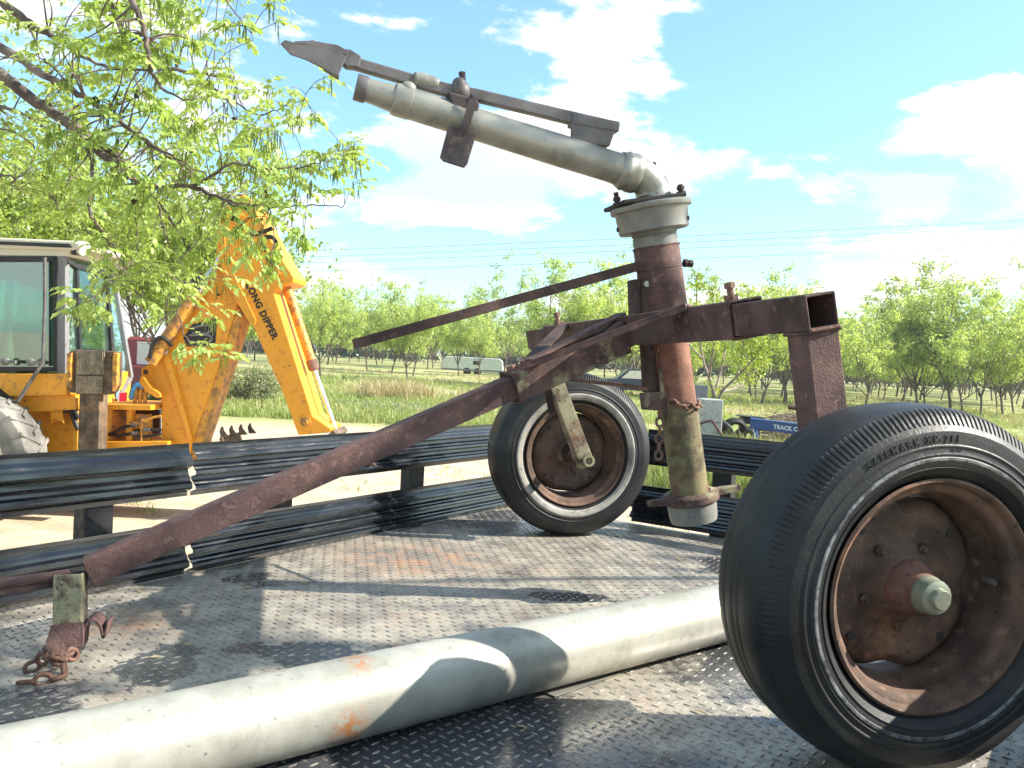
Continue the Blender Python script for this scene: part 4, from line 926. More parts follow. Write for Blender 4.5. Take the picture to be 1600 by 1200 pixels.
# body band, fender, chassis side
plate([(-260, 584), (104, 584), (104, 617), (15, 619), (0, 607), (-60, 575), (-260, 575)], 8.62, 10.05, 'fender_band', 'yellow')
mb = MB(); fw = []
for k in range(13):
    t_ = R(-75+k*150/12); fw.append(V(wc.x+sin(t_)*0.80, 0, wr+cos(t_)*0.80))
for yy0, yy1 in ((8.5, 8.95), (9.75, 10.2)):
    P0 = [V(p.x, yy0, p.z) for p in fw]+[V(wc.x+(p.x-wc.x)*0.95, yy0, wr+(p.z-wr)*0.95) for p in reversed(fw)]
    mb.prism(P0, V(0, yy1-yy0, 0))
plate([(20, 617), (118, 617), (119, 640), (30, 645), (24, 632)], 8.75, 9.1, 'wheel_arch', 'yellow')
plate([(24, 640), (121, 637), (120, 708), (20, 720)], 8.98, 9.9, 'chassis_side', 'yellow', bevel=0.01)
plate([(74, 618), (94, 618), (98, 650), (100, 662), (82, 653), (80, 662)], 8.80, 8.90, 'bracket', 'yellow')
plate([(114, 620), (122, 620), (121, 706), (114, 706)], 8.86, 8.96, 'frame_post', 'yellow')
for hp, hr in ((smoothpts([Q(101, 640, 8.84), Q(108, 632, 8.82), Q(116, 640, 8.82), Q(122, 655, 8.84)], 4), 0.022), ([Q(99, 630, 8.84), Q(110, 640, 8.83), Q(122, 672, 8.84)], 0.026), ([Q(102, 622, 8.84), Q(104, 645, 8.84)], 0.035)): MB().tube(hp, hr, 8).build('hydraulic_hose', M['hose'], bh, smooth=True)
plate([(30, 690), (260, 690), (260, 780), (30, 780)], 9.0, 9.6, 'rear_axle_housing', 'yellow', bevel=0.02)
# stabiliser leg and street pad
sp = plate([(124, 612), (156, 614), (152, 760), (119, 760)], 8.62, 8.80, 'stabiliser_leg', 'grime')
plate([(108, 549), (120, 546), (178, 549), (185, 551), (184, 600), (178, 613), (170, 617), (110, 614), (103, 604), (106, 558)], 8.60, 8.70, 'stabiliser_pad', 'grime', sp, 0.01)
mb = MB()
for (y0, y1, x0, x1) in ((548, 585, 122, 163), (587, 615, 121, 160)):
    n = 17
    for k in range(n):
        xa = x0+(x1-x0)*k/n; xb = x0+(x1-x0)*(k+0.72)/n; yy = (y0+y1)/2
        P = [Q(xa, y0, 8.60), Q(xb, y0, 8.60), Q(xb, y1, 8.60), Q(xa, y1, 8.60)]; mb.prism(P, V(0, -0.030, 0))
    P = [Q(x0-1, y0, 8.60), Q(x1+1, y0, 8.60), Q(x1+1, y1, 8.60), Q(x0-1, y1, 8.60)]; mb.prism(P, V(0, -0.018, 0))
mb.build('rubber_tread', m_rust('pad rubber', (0.17, 0.135, 0.095), (0.33, 0.27, 0.195), grain=40, bs=0.2), sp)
plate([(104, 552), (111, 551), (109, 606), (103, 602)], 8.54, 8.60, 'pad_edge', 'yellow_worn', sp)
plate([(176, 551), (184, 552), (182, 602), (175, 612)], 8.54, 8.60, 'pad_edge', 'yellow_worn', sp)
for x, y in ((172, 557), (113, 557)):
    c = Q(x, y, 8.60); mb = MB(); hexbolt(mb, c, -YD, 0.022, 0.02); mb.build('pad_bolt', M['rust_chain'], sp)
# rear slide frame
plate([(153, 631), (236, 633), (236, 641), (153, 640)], 8.90, 9.7, 'slide_rail', 'yellow')
plate([(153, 640), (166, 640), (163, 706), (153, 706)], 8.90, 9.05, 'frame_post', 'yellow')
plate([(198, 640), (206, 640), (204, 706), (196, 706)], 9.0, 9.1, 'frame_post', 'yellow')
plate([(150, 690), (262, 690), (262, 720), (150, 720)], 8.92, 9.7, 'slide_rail', 'yellow')
plate([(160, 640), (250, 640), (250, 706), (160, 706)], 9.72, 9.76, 'frame_back', 'black')
for (x0, x1, yt, yb, yy) in ((173, 199, 641, 700, 9.25), (208, 238, 646, 700, 9.15)):
    a_, b_ = Q((x0+x1)/2, yt, yy), Q((x0+x1)/2-2, yb, yy); r_ = (x1-x0)/2*yy/FPX
    MB().lathe([(r_*0.7, 0), (r_*0.9, 0.005), (r_*0.92, 0.03), (r_, 0.05), (r_, (b_-a_).length)], a_, (b_-a_).normalized(), 24).build('swivel_cylinder', M['yellow_worn'], bh, smooth=True)
mb = MB()
for pts in ([(163, 680), (178, 676), (192, 668), (210, 665), (212, 666)], [(163, 678), (185, 680), (212, 677)], [(210, 673), (232, 671), (252, 672)], [(210, 680), (228, 682), (252, 678)]):
    MB().tube(smoothpts([Q(x, y, 8.98) for x, y in pts], 5), 0.017, 8).build('hydraulic_hose', M['hose'], bh, smooth=True)
mb = MB()
for pts in ([(200, 662), (222, 660), (240, 652), (252, 650)], [(222, 655), (221, 690)]): mb.tube([Q(x, y, 8.97) for x, y in pts], 0.014, 8)
mb.build('steel_pipe', M['yellow_worn'], bh, smooth=True)
for x, y in ((205, 664), (206, 677), (225, 672)):
    mb = MB(); mb.tube([Q(x, y, 8.96), Q(x+9, y, 8.96)], 0.022, 6); mb.build('hose_fitting', M['alu_dark'], bh)
# boom with ribs, panel and pins
boomp = [(219, 590), (221, 583), (231, 569), (260, 553), (264, 543), (293, 495), (325, 440), (338, 395), (345, 330), (360, 316), (385, 318), (394, 345), (392, 420), (370, 478), (349, 548), (339, 580), (301, 689), (296, 720), (252, 720), (252, 647), (251, 621), (240, 608)]
YB0, YB1 = 9.12, 9.46
bo = plate(boomp, YB0, YB1, 'boom', 'yellow', bevel=0.012)
mb = MB(); ex = [(370, 478), (349, 548), (339, 580), (301, 689), (299, 720), (312, 720), (316, 690), (352, 584), (364, 548), (381, 492)]
plate(ex, YB0+0.02, YB1-0.02, 'boom_back_face', 'yellow_worn', bo)
plate([(254, 557), (262, 552), (270, 575), (300, 685), (296, 691), (292, 680)], YB0-0.060, YB0+0.002, 'rib', 'yellow', bo, 0.004)
bp_ = plate([(286, 528), (300, 507), (339, 495), (336, 541), (292, 541)], YB0-0.008, YB0+0.01, 'step_panel', 'black', bo, 0.003)
mb = MB()
for pts in ([(300, 512), (325, 508), (331, 514), (322, 521), (301, 520)], [(296, 524), (322, 523), (331, 529), (322, 536), (296, 533)]): mb.tube(smoothpts([Q(x, y, YB0-0.012) for x, y in pts], 4), 0.012, 6)
mb.build('step_ribs', M['grey_post'], bp_)
for x, y, r_, n_, dY in ((230, 581, 0.062, 'pivot_pin', 0), (343, 461, 0.035, 'pivot_pin', 0)):
    c = Q(x, y, YB0); mb = MB(); mb.lathe([(0.001, -0.03), (r_*0.45, -0.03), (r_*0.5, -0.012), (r_, -0.012), (r_, 0.0)], c, YD, 24); pn = mb.build(n_, M['yellow'], bo, smooth=True)
    mb = MB(); mb.cyl(c-YD*0.045, c-YD*0.01, r_*0.42, 14); mb.build('pin_end', M['rust_dark'], pn, smooth=True)
# boom ram and linkage
mb = MB(); a_, b_ = Q(236, 566, 9.0), Q(306, 462, 9.05); mb.cyl(a_, b_, 0.070, 20); mb.cyl(b_, b_+(b_-a_).normalized()*0.05, 0.078, 20); rm = mb.build('boom_ram', M['yellow_worn'], bh, smooth=True)
mb = MB(); mb.cyl(b_, Q(349, 398, 9.1), 0.035, 14); mb.build('ram_rod', M['chrome'], rm, smooth=True)
mb = MB(); mb.tube(smoothpts([Q(234, 560, 8.93), Q(238, 540, 8.92), Q(248, 528, 8.92), Q(260, 531, 8.94), Q(268, 540, 9.0)], 5), 0.022, 8); mb.build('hydraulic_hose', M['hose'], bh, smooth=True); mb = MB(); mb.tube(smoothpts([Q(306, 452, 8.95), Q(311, 435, 8.95), Q(303, 440, 8.97), Q(298, 450, 8.98)], 4), 0.03, 8); mb.build('hydraulic_hose', M['hose'], bh, smooth=True)
plate([(219, 590), (224, 588), (236, 605), (250, 614), (251, 621), (244, 622), (228, 612), (217, 598)], 8.98, 9.06, 'swing_link', 'yellow', bevel=0.01)
mb = MB(); mb.tube(smoothpts([Q(204, 622, 9.02), Q(208, 608, 9.0), Q(216, 600, 9.0), Q(224, 606, 9.02)], 4), 0.026, 8); mb.build('blue_hose', M['blue_hose'], bh, smooth=True)
mb = MB(); 
for x in (213, 221, 229): mb.tube([Q(x, 604, 9.05), Q(x-3, 630, 9.05)], 0.022, 8)
mb.build('valve_block', M['yellow_worn'], bh)
# dipper: flanged box arm in front of the boom
YP0, YP1 = 9.02, 9.56
dip = [(366, 312), (378, 302), (390, 312), (398, 327), (436, 397), (460, 434), (458, 441), (436, 447), (428, 456), (434, 475), (489, 650), (518, 670), (515, 676), (466, 680), (440, 610), (394, 507), (367, 467), (341, 408), (340, 375), (350, 335)]
dpo = plate(dip, YP0, YP1, 'dipper_arm', 'yellow', bevel=0.014)
plate([(345, 345), (351, 347), (352, 400), (378, 455), (400, 500), (398, 508), (392, 508), (366, 466), (344, 412)], YP0-0.02, YP0+0.003, 'flange_strip', 'yellow', dpo, 0.004)
for x, y, r_ in ((435, 427, 0.03), (478, 659, 0.055), (372, 335, 0.04)):
    c = Q(x, y, YP0); mb = MB(); mb.lathe([(0.001, -0.045), (r_*0.5, -0.045), (r_*0.55, -0.02), (r_, -0.018), (r_, 0.0)], c, YD, 20); mb.build('pivot_pin', M['yellow_worn'], dpo, smooth=True)
def flat_text(txt, cpx, cpy, Y, size, ang, name, mat, parent, depth=0.004, sp=1.05, bold=0.0, nY=-1):
    c = Q(cpx, cpy, Y)
    def fn(x, y, d): return c + V(cos(ang)*x-sin(ang)*y, 0, sin(ang)*x+cos(ang)*y) + YD*nY*d
    return text_mesh(txt, size, fn, name, mat, parent, depth, sp, bold)
flat_text('LONG DIPPER', 405, 488, YP0-0.001, 0.098, R(-61), 'lettering', M['letter_black'], dpo, 0.004, 1.08, 0.004)
flat_text('JCB', 411, 388, YP0-0.001, 0.235, R(-66), 'lettering', M['letter_black'], dpo, 0.004, 1.1, 0.012)
mb = MB(); a_, b_ = Q(447, 446, 9.29), Q(489, 572, 9.29); mb.cyl(a_, b_, 0.052, 20); rm = mb.build('dipper_ram', M['yellow_worn'], bh, smooth=True)
mb = MB(); d = (b_-a_).normalized(); mb.lathe([(0.05, -0.07), (0.060, -0.065), (0.060, 0.03), (0.045, 0.05), (0.03, 0.052)], b_, d, 20); mb.build('ram_gland', M['rust_chain'], rm, smooth=True)
MB().cyl(b_, Q(526, 676, 9.29), 0.026, 16).build('ram_rod', M['chrome'], rm, smooth=True)
# bucket curled under the dipper, teeth up
bk = plate([(342, 684), (348, 682), (356, 715), (380, 748), (425, 755), (470, 730), (500, 690), (520, 672), (527, 680), (505, 705), (478, 745), (430, 772), (376, 766), (348, 728)], 9.0, 9.6, 'bucket', 'grime', bevel=0.01)
for i, yy in enumerate((9.03, 9.18, 9.34, 9.50)):
    x0 = 343+i*7.5
    mb = MB(); P = [(x0, 684), (x0-2, 674), (x0+1, 667), (x0+3, 674), (x0+11, 684)]
    P = [Q(x, y, 9.0) for x, y in P]; P = [V(p.x, yy, p.z) for p in P]
    mb.prism(P, V(0, 0.06, 0)); mb.build('bucket_tooth', M['grime'], bk, bevel=0.004)
# ---- cab
N0, N1, F1_, F0_ = 8.72, 8.95, 9.75, 10.02
def quad(p, Ys, name, mat, th=0.04, parent=bh, bevel=0.0):
    P = [Q(x, y, Y) for (x, y), Y in zip(p, Ys)]
    n = (P[1]-P[0]).cross(P[3]-P[0]).normalized(); return MB().prism(P, n*th).build(name, M[mat] if isinstance(mat, str) else mat, parent, bevel=bevel)
def framebar(a, b, Ya, Yb, w, name, mat='grey_post', d=None, parent=bh):
    A, B = Q(a[0], a[1], Ya), Q(b[0], b[1], Yb); mb = MB(); mb.bar(A, B, w, d or w, up=YD); return mb.build(name, M[mat], parent, bevel=0.005)
cabo = framebar((99, 392), (99, 588), N0+0.03, N0+0.03, 0.085, 'cab_pillar')
framebar((-250, 398), (104, 398), N0+0.03, N0+0.03, 0.05, 'cab_top_rail')
framebar((124, 405), (112, 596), N1, N1, 0.04, 'cab_pillar', 'black') if False else None
framebar((119, 420), (124, 548), N1, N1, 0.045, 'cab_pillar', 'black'); 
framebar((165, 428), (177, 600), F1_, F1_, 0.06, 'cab_pillar', 'black')
framebar((176, 424), (204, 590), F0_, F0_, 0.055, 'cab_pillar')
framebar((204, 590), (180, 625), F0_, F1_, 0.05, 'cab_pillar')
framebar((-150, 392), (-150, 588), F0_, F0_, 0.08, 'cab_pillar'); framebar((-210, 392), (-230, 588), N0+0.03, N0+0.03, 0.08, 'cab_pillar')
framebar((104, 408), (120, 418), N0+0.04, N1, 0.05, 'cab_top_rail', 'black'); framebar((118, 416), (168, 428), N1, F1_, 0.06, 'cab_top_rail', 'black'); framebar((168, 428), (178, 424), F1_, F0_, 0.05, 'cab_top_rail', 'black')
framebar((124, 548), (172, 552), N1, F1_, 0.05, 'cab_top_rail', 'black')
# side door frame and glazing
for a_, b_ in (((-200, 406), (88, 405)), ((-200, 575), (88, 577)), ((88, 404), (88, 578)), ((78, 408), (78, 572))):
    framebar(a_, b_, N0, N0, 0.045 if a_[0] != 78 else 0.02, 'window_frame', 'black')
quad([(-200, 408), (88, 407), (88, 575), (-200, 573)], (N0+0.02,)*4, 'window_glass', 'glass', 0.006)
quad([(106, 408), (119, 420), (124, 598), (106, 596)], (N0+0.05, N1, N1, N0+0.05), 'window_glass', 'glass_blue', 0.006)
quad([(120, 420), (166, 430), (172, 552), (124, 548)], (N1, F1_, F1_, N1), 'window_glass', 'glass', 0.006)
quad([(168, 430), (177, 426), (203, 590), (182, 622)], (F1_, F0_, F0_, F1_), 'window_glass', 'glass_blue', 0.006)
quad([(-150, 408), (178, 426), (200, 575), (-150, 575)], (F0_,)*4, 'window_glass', 'glass', 0.006)
# rear yellow panel under the rear window
quad([(104, 596), (124, 598), (124, 640), (104, 640)], (N0+0.05, N1, N1, N0+0.05), 'rear_panel', 'yellow', 0.03)
quad([(124, 552), (172, 555), (180, 628), (124, 632)], (N1, F1_, F1_, N1), 'rear_panel', 'yellow', 0.03)
quad([(172, 600), (182, 625), (206, 592), (203, 632), (170, 634)], (F1_, F1_, F0_, F0_, F1_), 'rear_panel', 'yellow', 0.03) if False else None
quad([(180, 626), (205, 592), (201, 634), (176, 634)], (F1_, F0_, F0_, F1_), 'rear_panel', 'yellow', 0.03)
quad([(187, 614), (199, 613), (198, 628), (186, 628)], (9.68, 9.72, 9.72, 9.68), 'tail_lamp', m_paint('red lamp lens', (0.45, 0.02, 0.05), (0.2, 0.02, 0.02), rough=0.2), 0.02)
# roof: cream shell, black gutter line, raked rear lip and work lamp
ro = plate([(-280, 362), (0, 371), (115, 376), (128, 381), (124, 388), (112, 391), (-280, 380)], 8.66, 10.06, 'roof', 'cream', bevel=0.02)
plate([(-280, 372), (0, 377), (108, 381), (112, 387), (0, 382), (-280, 378)], 8.645, 8.67, 'roof_gutter', 'black', ro, 0.002)
plate([(-280, 380), (112, 390), (104, 400), (-280, 396)], 8.70, 10.02, 'roof_lower', 'cream', ro, 0.008)
quad([(118, 380), (136, 378), (180, 402), (168, 414), (112, 398)], (8.8, 9.1, 10.0, 9.9, 8.8), 'roof_lip', 'cream', 0.05, ro)
mb = MB(); c = Q(121, 391, 8.72); mb.box(c, V(1, 0, 0), YD, UP, 0.10, 0.08, 0.10); mb.build('work_lamp', M['black'], ro, bevel=0.01)
mb = MB(); mb.lathe([(0.001, 0.05), (0.04, 0.045), (0.045, 0.0), (0.03, -0.02)], Q(126, 392, 8.70), V(0.8, -0.5, -0.2).normalized(), 16); mb.build('work_lamp', M['cream'], ro, smooth=True)
# grab rail and catches on the door
mb = MB(); mb.tube([Q(70, 402, 8.60), Q(70, 480, 8.60), Q(67, 568, 8.60), Q(62, 574, 8.58), Q(28, 627, 8.50), Q(22, 627, 8.50), Q(-60, 624, 8.50)], 0.018, 12); mb.build('grab_rail', M['alu_dark'], bh, smooth=True)
for x, y in ((48, 566), (8, 565)):
    mb = MB(); c = Q(x, y, 8.64); mb.sphere(c, 0.045, 10, 8, (1.1, 0.5, 0.9)); mb.box(c+V(0.05, 0, 0), V(1, 0, 0), YD, UP, 0.12, 0.03, 0.035); mb.build('door_catch', M['flange'], bh)
# cab inside: seat, wheel, levers
mb = MB(); sc_ = Q(20, 540, 9.35); mb.box(V(sc_.x, 9.35, 1.35), V(1, 0, 0), YD, UP, 0.5, 0.5, 0.12); mb.box(V(sc_.x+0.2, 9.35, 1.7), V(1, 0, 0.15), YD, V(-0.15, 0, 1), 0.12, 0.48, 0.65); mb.build('seat', M['black'], bh, bevel=0.04)
mb = MB(); mb.lathe([(0.18, -0.012), (0.192, 0), (0.18, 0.012), (0.168, 0)], Q(-70, 500, 9.35), V(0.35, 0, 0.95).normalized(), 24, close=True); mb.build('steering_wheel', M['black'], bh, smooth=True)
mb = MB()
for i in range(4): b_ = Q(110, 560, 9.1+0.15*i); mb.cyl(V(b_.x, 9.1+0.15*i, 1.25), V(b_.x-0.05, 9.1+0.15*i, 1.75), 0.012, 8); mb.sphere(V(b_.x-0.05, 9.1+0.15*i, 1.76), 0.028, 8, 6)
mb.build('control_levers', M['black'], bh)
mb = MB(); mb.tube(smoothpts([Q(122, 430, 9.2), Q(124, 440, 9.25), Q(140, 441, 9.3), Q(150, 436, 9.4), Q(150, 428, 9.4)], 4), 0.014, 8); mb.build('mirror_bracket', M['black'], bh, smooth=True)
plate([(-260, 585), (104, 585), (104, 700), (-260, 700)], 9.2, 9.9, 'cab_floor', 'black')
# bonnet, front axle and loader outside the left edge of the frame
xa = Q(-240, 600, 9.3).x
mb = MB(); mb.abox(xa-1.6, xa+0.05, 8.95, 9.7, 0.95, 1.75); mb.build('bonnet', M['yellow'], bh, bevel=0.06)
for yy in (8.55, 10.05):
    lugged(V(xa-1.1, yy, 0.42), 0.42, 0.28, 'wheel', bh)
for yy in (8.72, 9.9):
    mb = MB(); mb.bar(V(xa+0.2, yy, 1.5), V(xa-1.4, yy, 1.35), 0.10, 0.18); mb.bar(V(xa-1.4, yy, 1.35), V(xa-2.3, yy, 0.5), 0.10, 0.18); mb.build('loader_arm', M['yellow'], bh, bevel=0.01)
mb = MB(); pr = [V(xa-2.2, 8.3, 0.7), V(xa-2.2, 8.3, 0.1), V(xa-2.9, 8.3, 0.05), V(xa-2.9, 8.3, 0.10), V(xa-2.27, 8.3, 0.16), V(xa-2.27, 8.3, 0.68)]; mb.prism(pr, V(0, 2.0, 0)); mb.build('loader_shovel', M['rust'], bh)
top()

# ================================================================== TREES
def leafquad(vs, fs, c, d, n, L, W):
    """one pointed leaf: folded along the midrib"""
    s = d.cross(n).normalized()*W; o = len(vs); dr = n*(-L*0.10)
    vs += [c, c+d*L*0.42+s+dr*0.2, c+d*L+dr*1.6, c+d*L*0.42-s+dr*0.2, c+d*L*0.5-n*W*0.35]
    fs += [(o, o+1, o+4), (o+1, o+2, o+4), (o+2, o+3, o+4), (o+3, o, o+4)]
def rv(r): 
    while True:
        v = V(r.uniform(-1, 1), r.uniform(-1, 1), r.uniform(-1, 1))
        if 0.05 < v.length < 1: return v.normalized()
def tree_parts(seed, H, spread, nleaf, lsz, trunk_h=0.19, tr=None, limbs=6, updir=0.9, clumps=150):
    r = random.Random(seed); tb = MB(); tr = tr or H*0.010; vs = []; fs = []; ends = []
    t0 = V(0, 0, -0.05); t1 = V(r.uniform(-.04, .04)*H, r.uniform(-.04, .04)*H, H*trunk_h)
    tb.tube(smoothpts([t0, (t0+t1)/2+V(r.uniform(-.01, .01)*H, 0, 0), t1], 3), [tr*1.25]+[tr*(1.1-0.04*i) for i in range(6)], 8, cap=False)
    segs = []
    def grow(p, d, L, rad, lv):
        n = 4; pts = [p]
        for i in range(n):
            d = (d+rv(r)*0.20+V(0, 0, 0.10*updir)).normalized(); pts.append(pts[-1]+d*L/n)
        tb.tube(pts, [max(0.004, rad*(1-0.18*i)) for i in range(n+1)], 6 if lv < 2 else 4, cap=False)
        if lv >= 1: segs.append((pts, lv))
        if lv < 3:
            k = 4 if lv == 0 else 3
            for i in range(k):
                j = r.randint(1, n) if lv else r.randint(1, n)
                dd = (d*0.7+rv(r)*0.75+V(0, 0, 0.25*updir)).normalized(); grow(pts[j], dd, L*r.uniform(0.45, 0.68), rad*0.5, lv+1)
    for i in range(limbs):
        a = 2*pi*(i+r.uniform(-.3, .3))/limbs; el = r.uniform(0.75, 1.25) if i else 1.5
        d = V(cos(a)*cos(el), sin(a)*cos(el), sin(el)*1.0); st = t1.lerp(t0, r.uniform(0, 0.22))
        L = H*(0.50 if i else 0.60)*r.uniform(0.8, 1.1); d = V(d.x*spread, d.y*spread, d.z).normalized(); grow(st, d, L, tr*0.62, 0)
    cl = []
    for pts, lv in segs:
        cl.append(pts[-1]); 
        if lv >= 2: cl.append(pts[2]); 
        else: cl.append(pts[3])
    r.shuffle(cl); cl = cl[:clumps]; cl += [c*0.86+V(0, 0, H*0.02) for c in cl[:clumps//3]]; per = max(1, nleaf//len(cl))
    for c in cl:
        sz = H*r.uniform(0.035, 0.10)
        for k in range(per):
            o = rv(r)*sz*r.uniform(0.1, 1)**0.7; o.z *= 0.8
            d = (rv(r)+V(0, 0, -0.5)).normalized(); n = (V(0, 0, 1)+rv(r)*0.8).normalized()
            L = lsz*r.uniform(0.6, 1.3); s = d.cross(n)
            if s.length < 0.1: continue
            s = s.normalized()*L*0.30; b = len(vs); P = c+o
            vs += [P, P+d*L*0.5+s, P+d*L, P+d*L*0.5-s]; fs.append((b, b+1, b+2, b+3))
    cm = MB(); cm.v = [tuple(v) for v in vs]; cm.f = fs
    return tb, cm
def put_tree(proto, name, label, loc, rot, sc, group, first=False):
    r0 = proto if first else proto.copy()
    if not first:
        C.collection.objects.link(r0)
        for ch in list(proto.children): c = ch.copy(); C.collection.objects.link(c); c.parent = r0
    r0.location = loc; r0.rotation_euler = (0, 0, rot); r0.scale = sc if isinstance(sc, tuple) else (sc, sc, sc)
    tag(r0, label, 'tree', group); return r0
def proto_tree(name, seed, H, spread, nleaf, lsz, leafm, barkm, **k):
    top(); e = bpy.data.objects.new(name, None); C.collection.objects.link(e)
    tb, cm = tree_parts(seed, H, spread, nleaf, lsz, **k)
    tb.build('trunk', barkm, e, smooth='all'); 
    o = cm.build('crown', leafm, e); return e
random.seed(4)
protos = [proto_tree('orchard_tree', 21+i, 6.5, (0.85, 1.0, 0.75, 0.95)[i], 9000, 0.155, M['leaf_orchard'], M['bark'], limbs=(5, 6, 5, 7)[i]) for i in range(4)]
used = [False]*4
def horizon(px): return 558.2+0.05276*(px-800)
def orch(px, ybase, ytop, k, label, group='orchard trees', dY=None):
    Yd = dY or (CAMZ*FPX/(ybase-horizon(px))); P = at(px, ybase, Yd); gz = 0.0
    hh = at(px, ytop, Yd).z-gz; sc = hh/6.9
    wk = sc*rnd.uniform(0.92, 1.1)
    o = put_tree(protos[k], 'orchard_tree', label, (P.x, Yd, -0.02), rnd.uniform(0, 6.28), (wk, wk, sc), group, not used[k]); used[k] = True; return Yd
named = [
 (637, 597, 443, 0, 'slim pale trunked orchard tree standing foremost left of the white caravan'),
 (612, 583, 468, 1, 'orchard tree with dense crown just left of the foremost slim one'),
 (590, 572, 480, 2, 'small orchard tree at the left end of the row, left of the caravan'),
 (676, 577, 482, 3, 'orchard tree rising over the left end of the white caravan'),
 (716, 588, 470, 1, 'orchard tree whose trunk stands before the caravan window'),
 (747, 590, 478, 2, 'orchard tree before the right half of the caravan'),
 (787, 584, 432, 3, 'tall orchard tree at the right end of the white caravan'),
 (862, 606, 408, 0, 'tall thin topped orchard tree behind the handle bar, left of the riser'),
 (905, 592, 452, 1, 'orchard tree behind the far cart wheel'),
 (965, 590, 470, 2, 'orchard tree rising over the dark parked car'),
 (998, 612, 412, 0, 'tall orchard tree directly behind the latch bracket'),
 (1224, 633, 452, 1, 'orchard tree seen between the riser and the near leg'),
 (1190, 610, 478, 2, 'orchard tree half hidden behind the young blue wrapped tree'),
 (1355, 624, 480, 3, 'orchard tree just right of the near leg of the cart'),
 (1400, 622, 455, 0, 'orchard tree between the near leg and the big right hand tree'),
 (1484, 645, 416, 1, 'tallest orchard tree, above the top of the near tyre'),
 (1532, 649, 470, 2, 'dark trunked orchard tree right of the tallest one'),
 (1567, 650, 448, 3, 'orchard tree second from the right edge'),
 (1598, 640, 440, 0, 'orchard tree cut by the right edge of the picture'),
 (520, 566, 462, 1, 'bushy tree seen right of the backhoe dipper ram'), (486, 568, 450, 2, 'bushy tree right behind the backhoe dipper ram'),
 (448, 570, 470, 3, 'tree seen between the boom and the dipper ram'), (545, 568, 490, 0, 'low tree left of the handle bar tip')]
for a in named: orch(*a)
rr = random.Random(9); cnt = 0
for row in range(12):
    Yr = 54+row*11.5
    for col in range(30):
        x = -70+col*9.5+(row % 2)*4+rr.uniform(-1.2, 1.2); y = Yr+rr.uniform(-2, 2)-x*0.12
        d = V(x, y, CAMZ)-CP; q = 800+FPX*(d.dot(cR)/d.dot(cF))
        if q < 380 or q > 1660 or cnt > 330: continue
        if 680 < q < 800 and y < 95: continue
        k = rr.randint(0, 3); sc = rr.uniform(0.80, 1.22)*(1.08 if q > 1250 else 1.0); cnt += 1
        put_tree(protos[k], 'orchard_tree', 'pale green orchard tree in the far rows', (x, y, 0), rr.uniform(0, 6.28), sc, 'far rows of orchard trees')
for row in range(11):
    for col in range(16):
        y = 46+row*7.5+rr.uniform(-1.5, 1.5); x = y*0.27+col*6.0+rr.uniform(-1.2, 1.2)
        d = V(x, y, CAMZ)-CP; q = 800+FPX*(d.dot(cR)/d.dot(cF))
        if q < 1170 or q > 1680 or (1300 < q < 1345 and y < 70): continue
        put_tree(protos[rr.randint(0, 3)], 'orchard_tree', 'pale green orchard tree in the far rows', (x, y, 0), rr.uniform(0, 6.28), rr.uniform(0.70, 0.92), 'far rows of orchard trees')
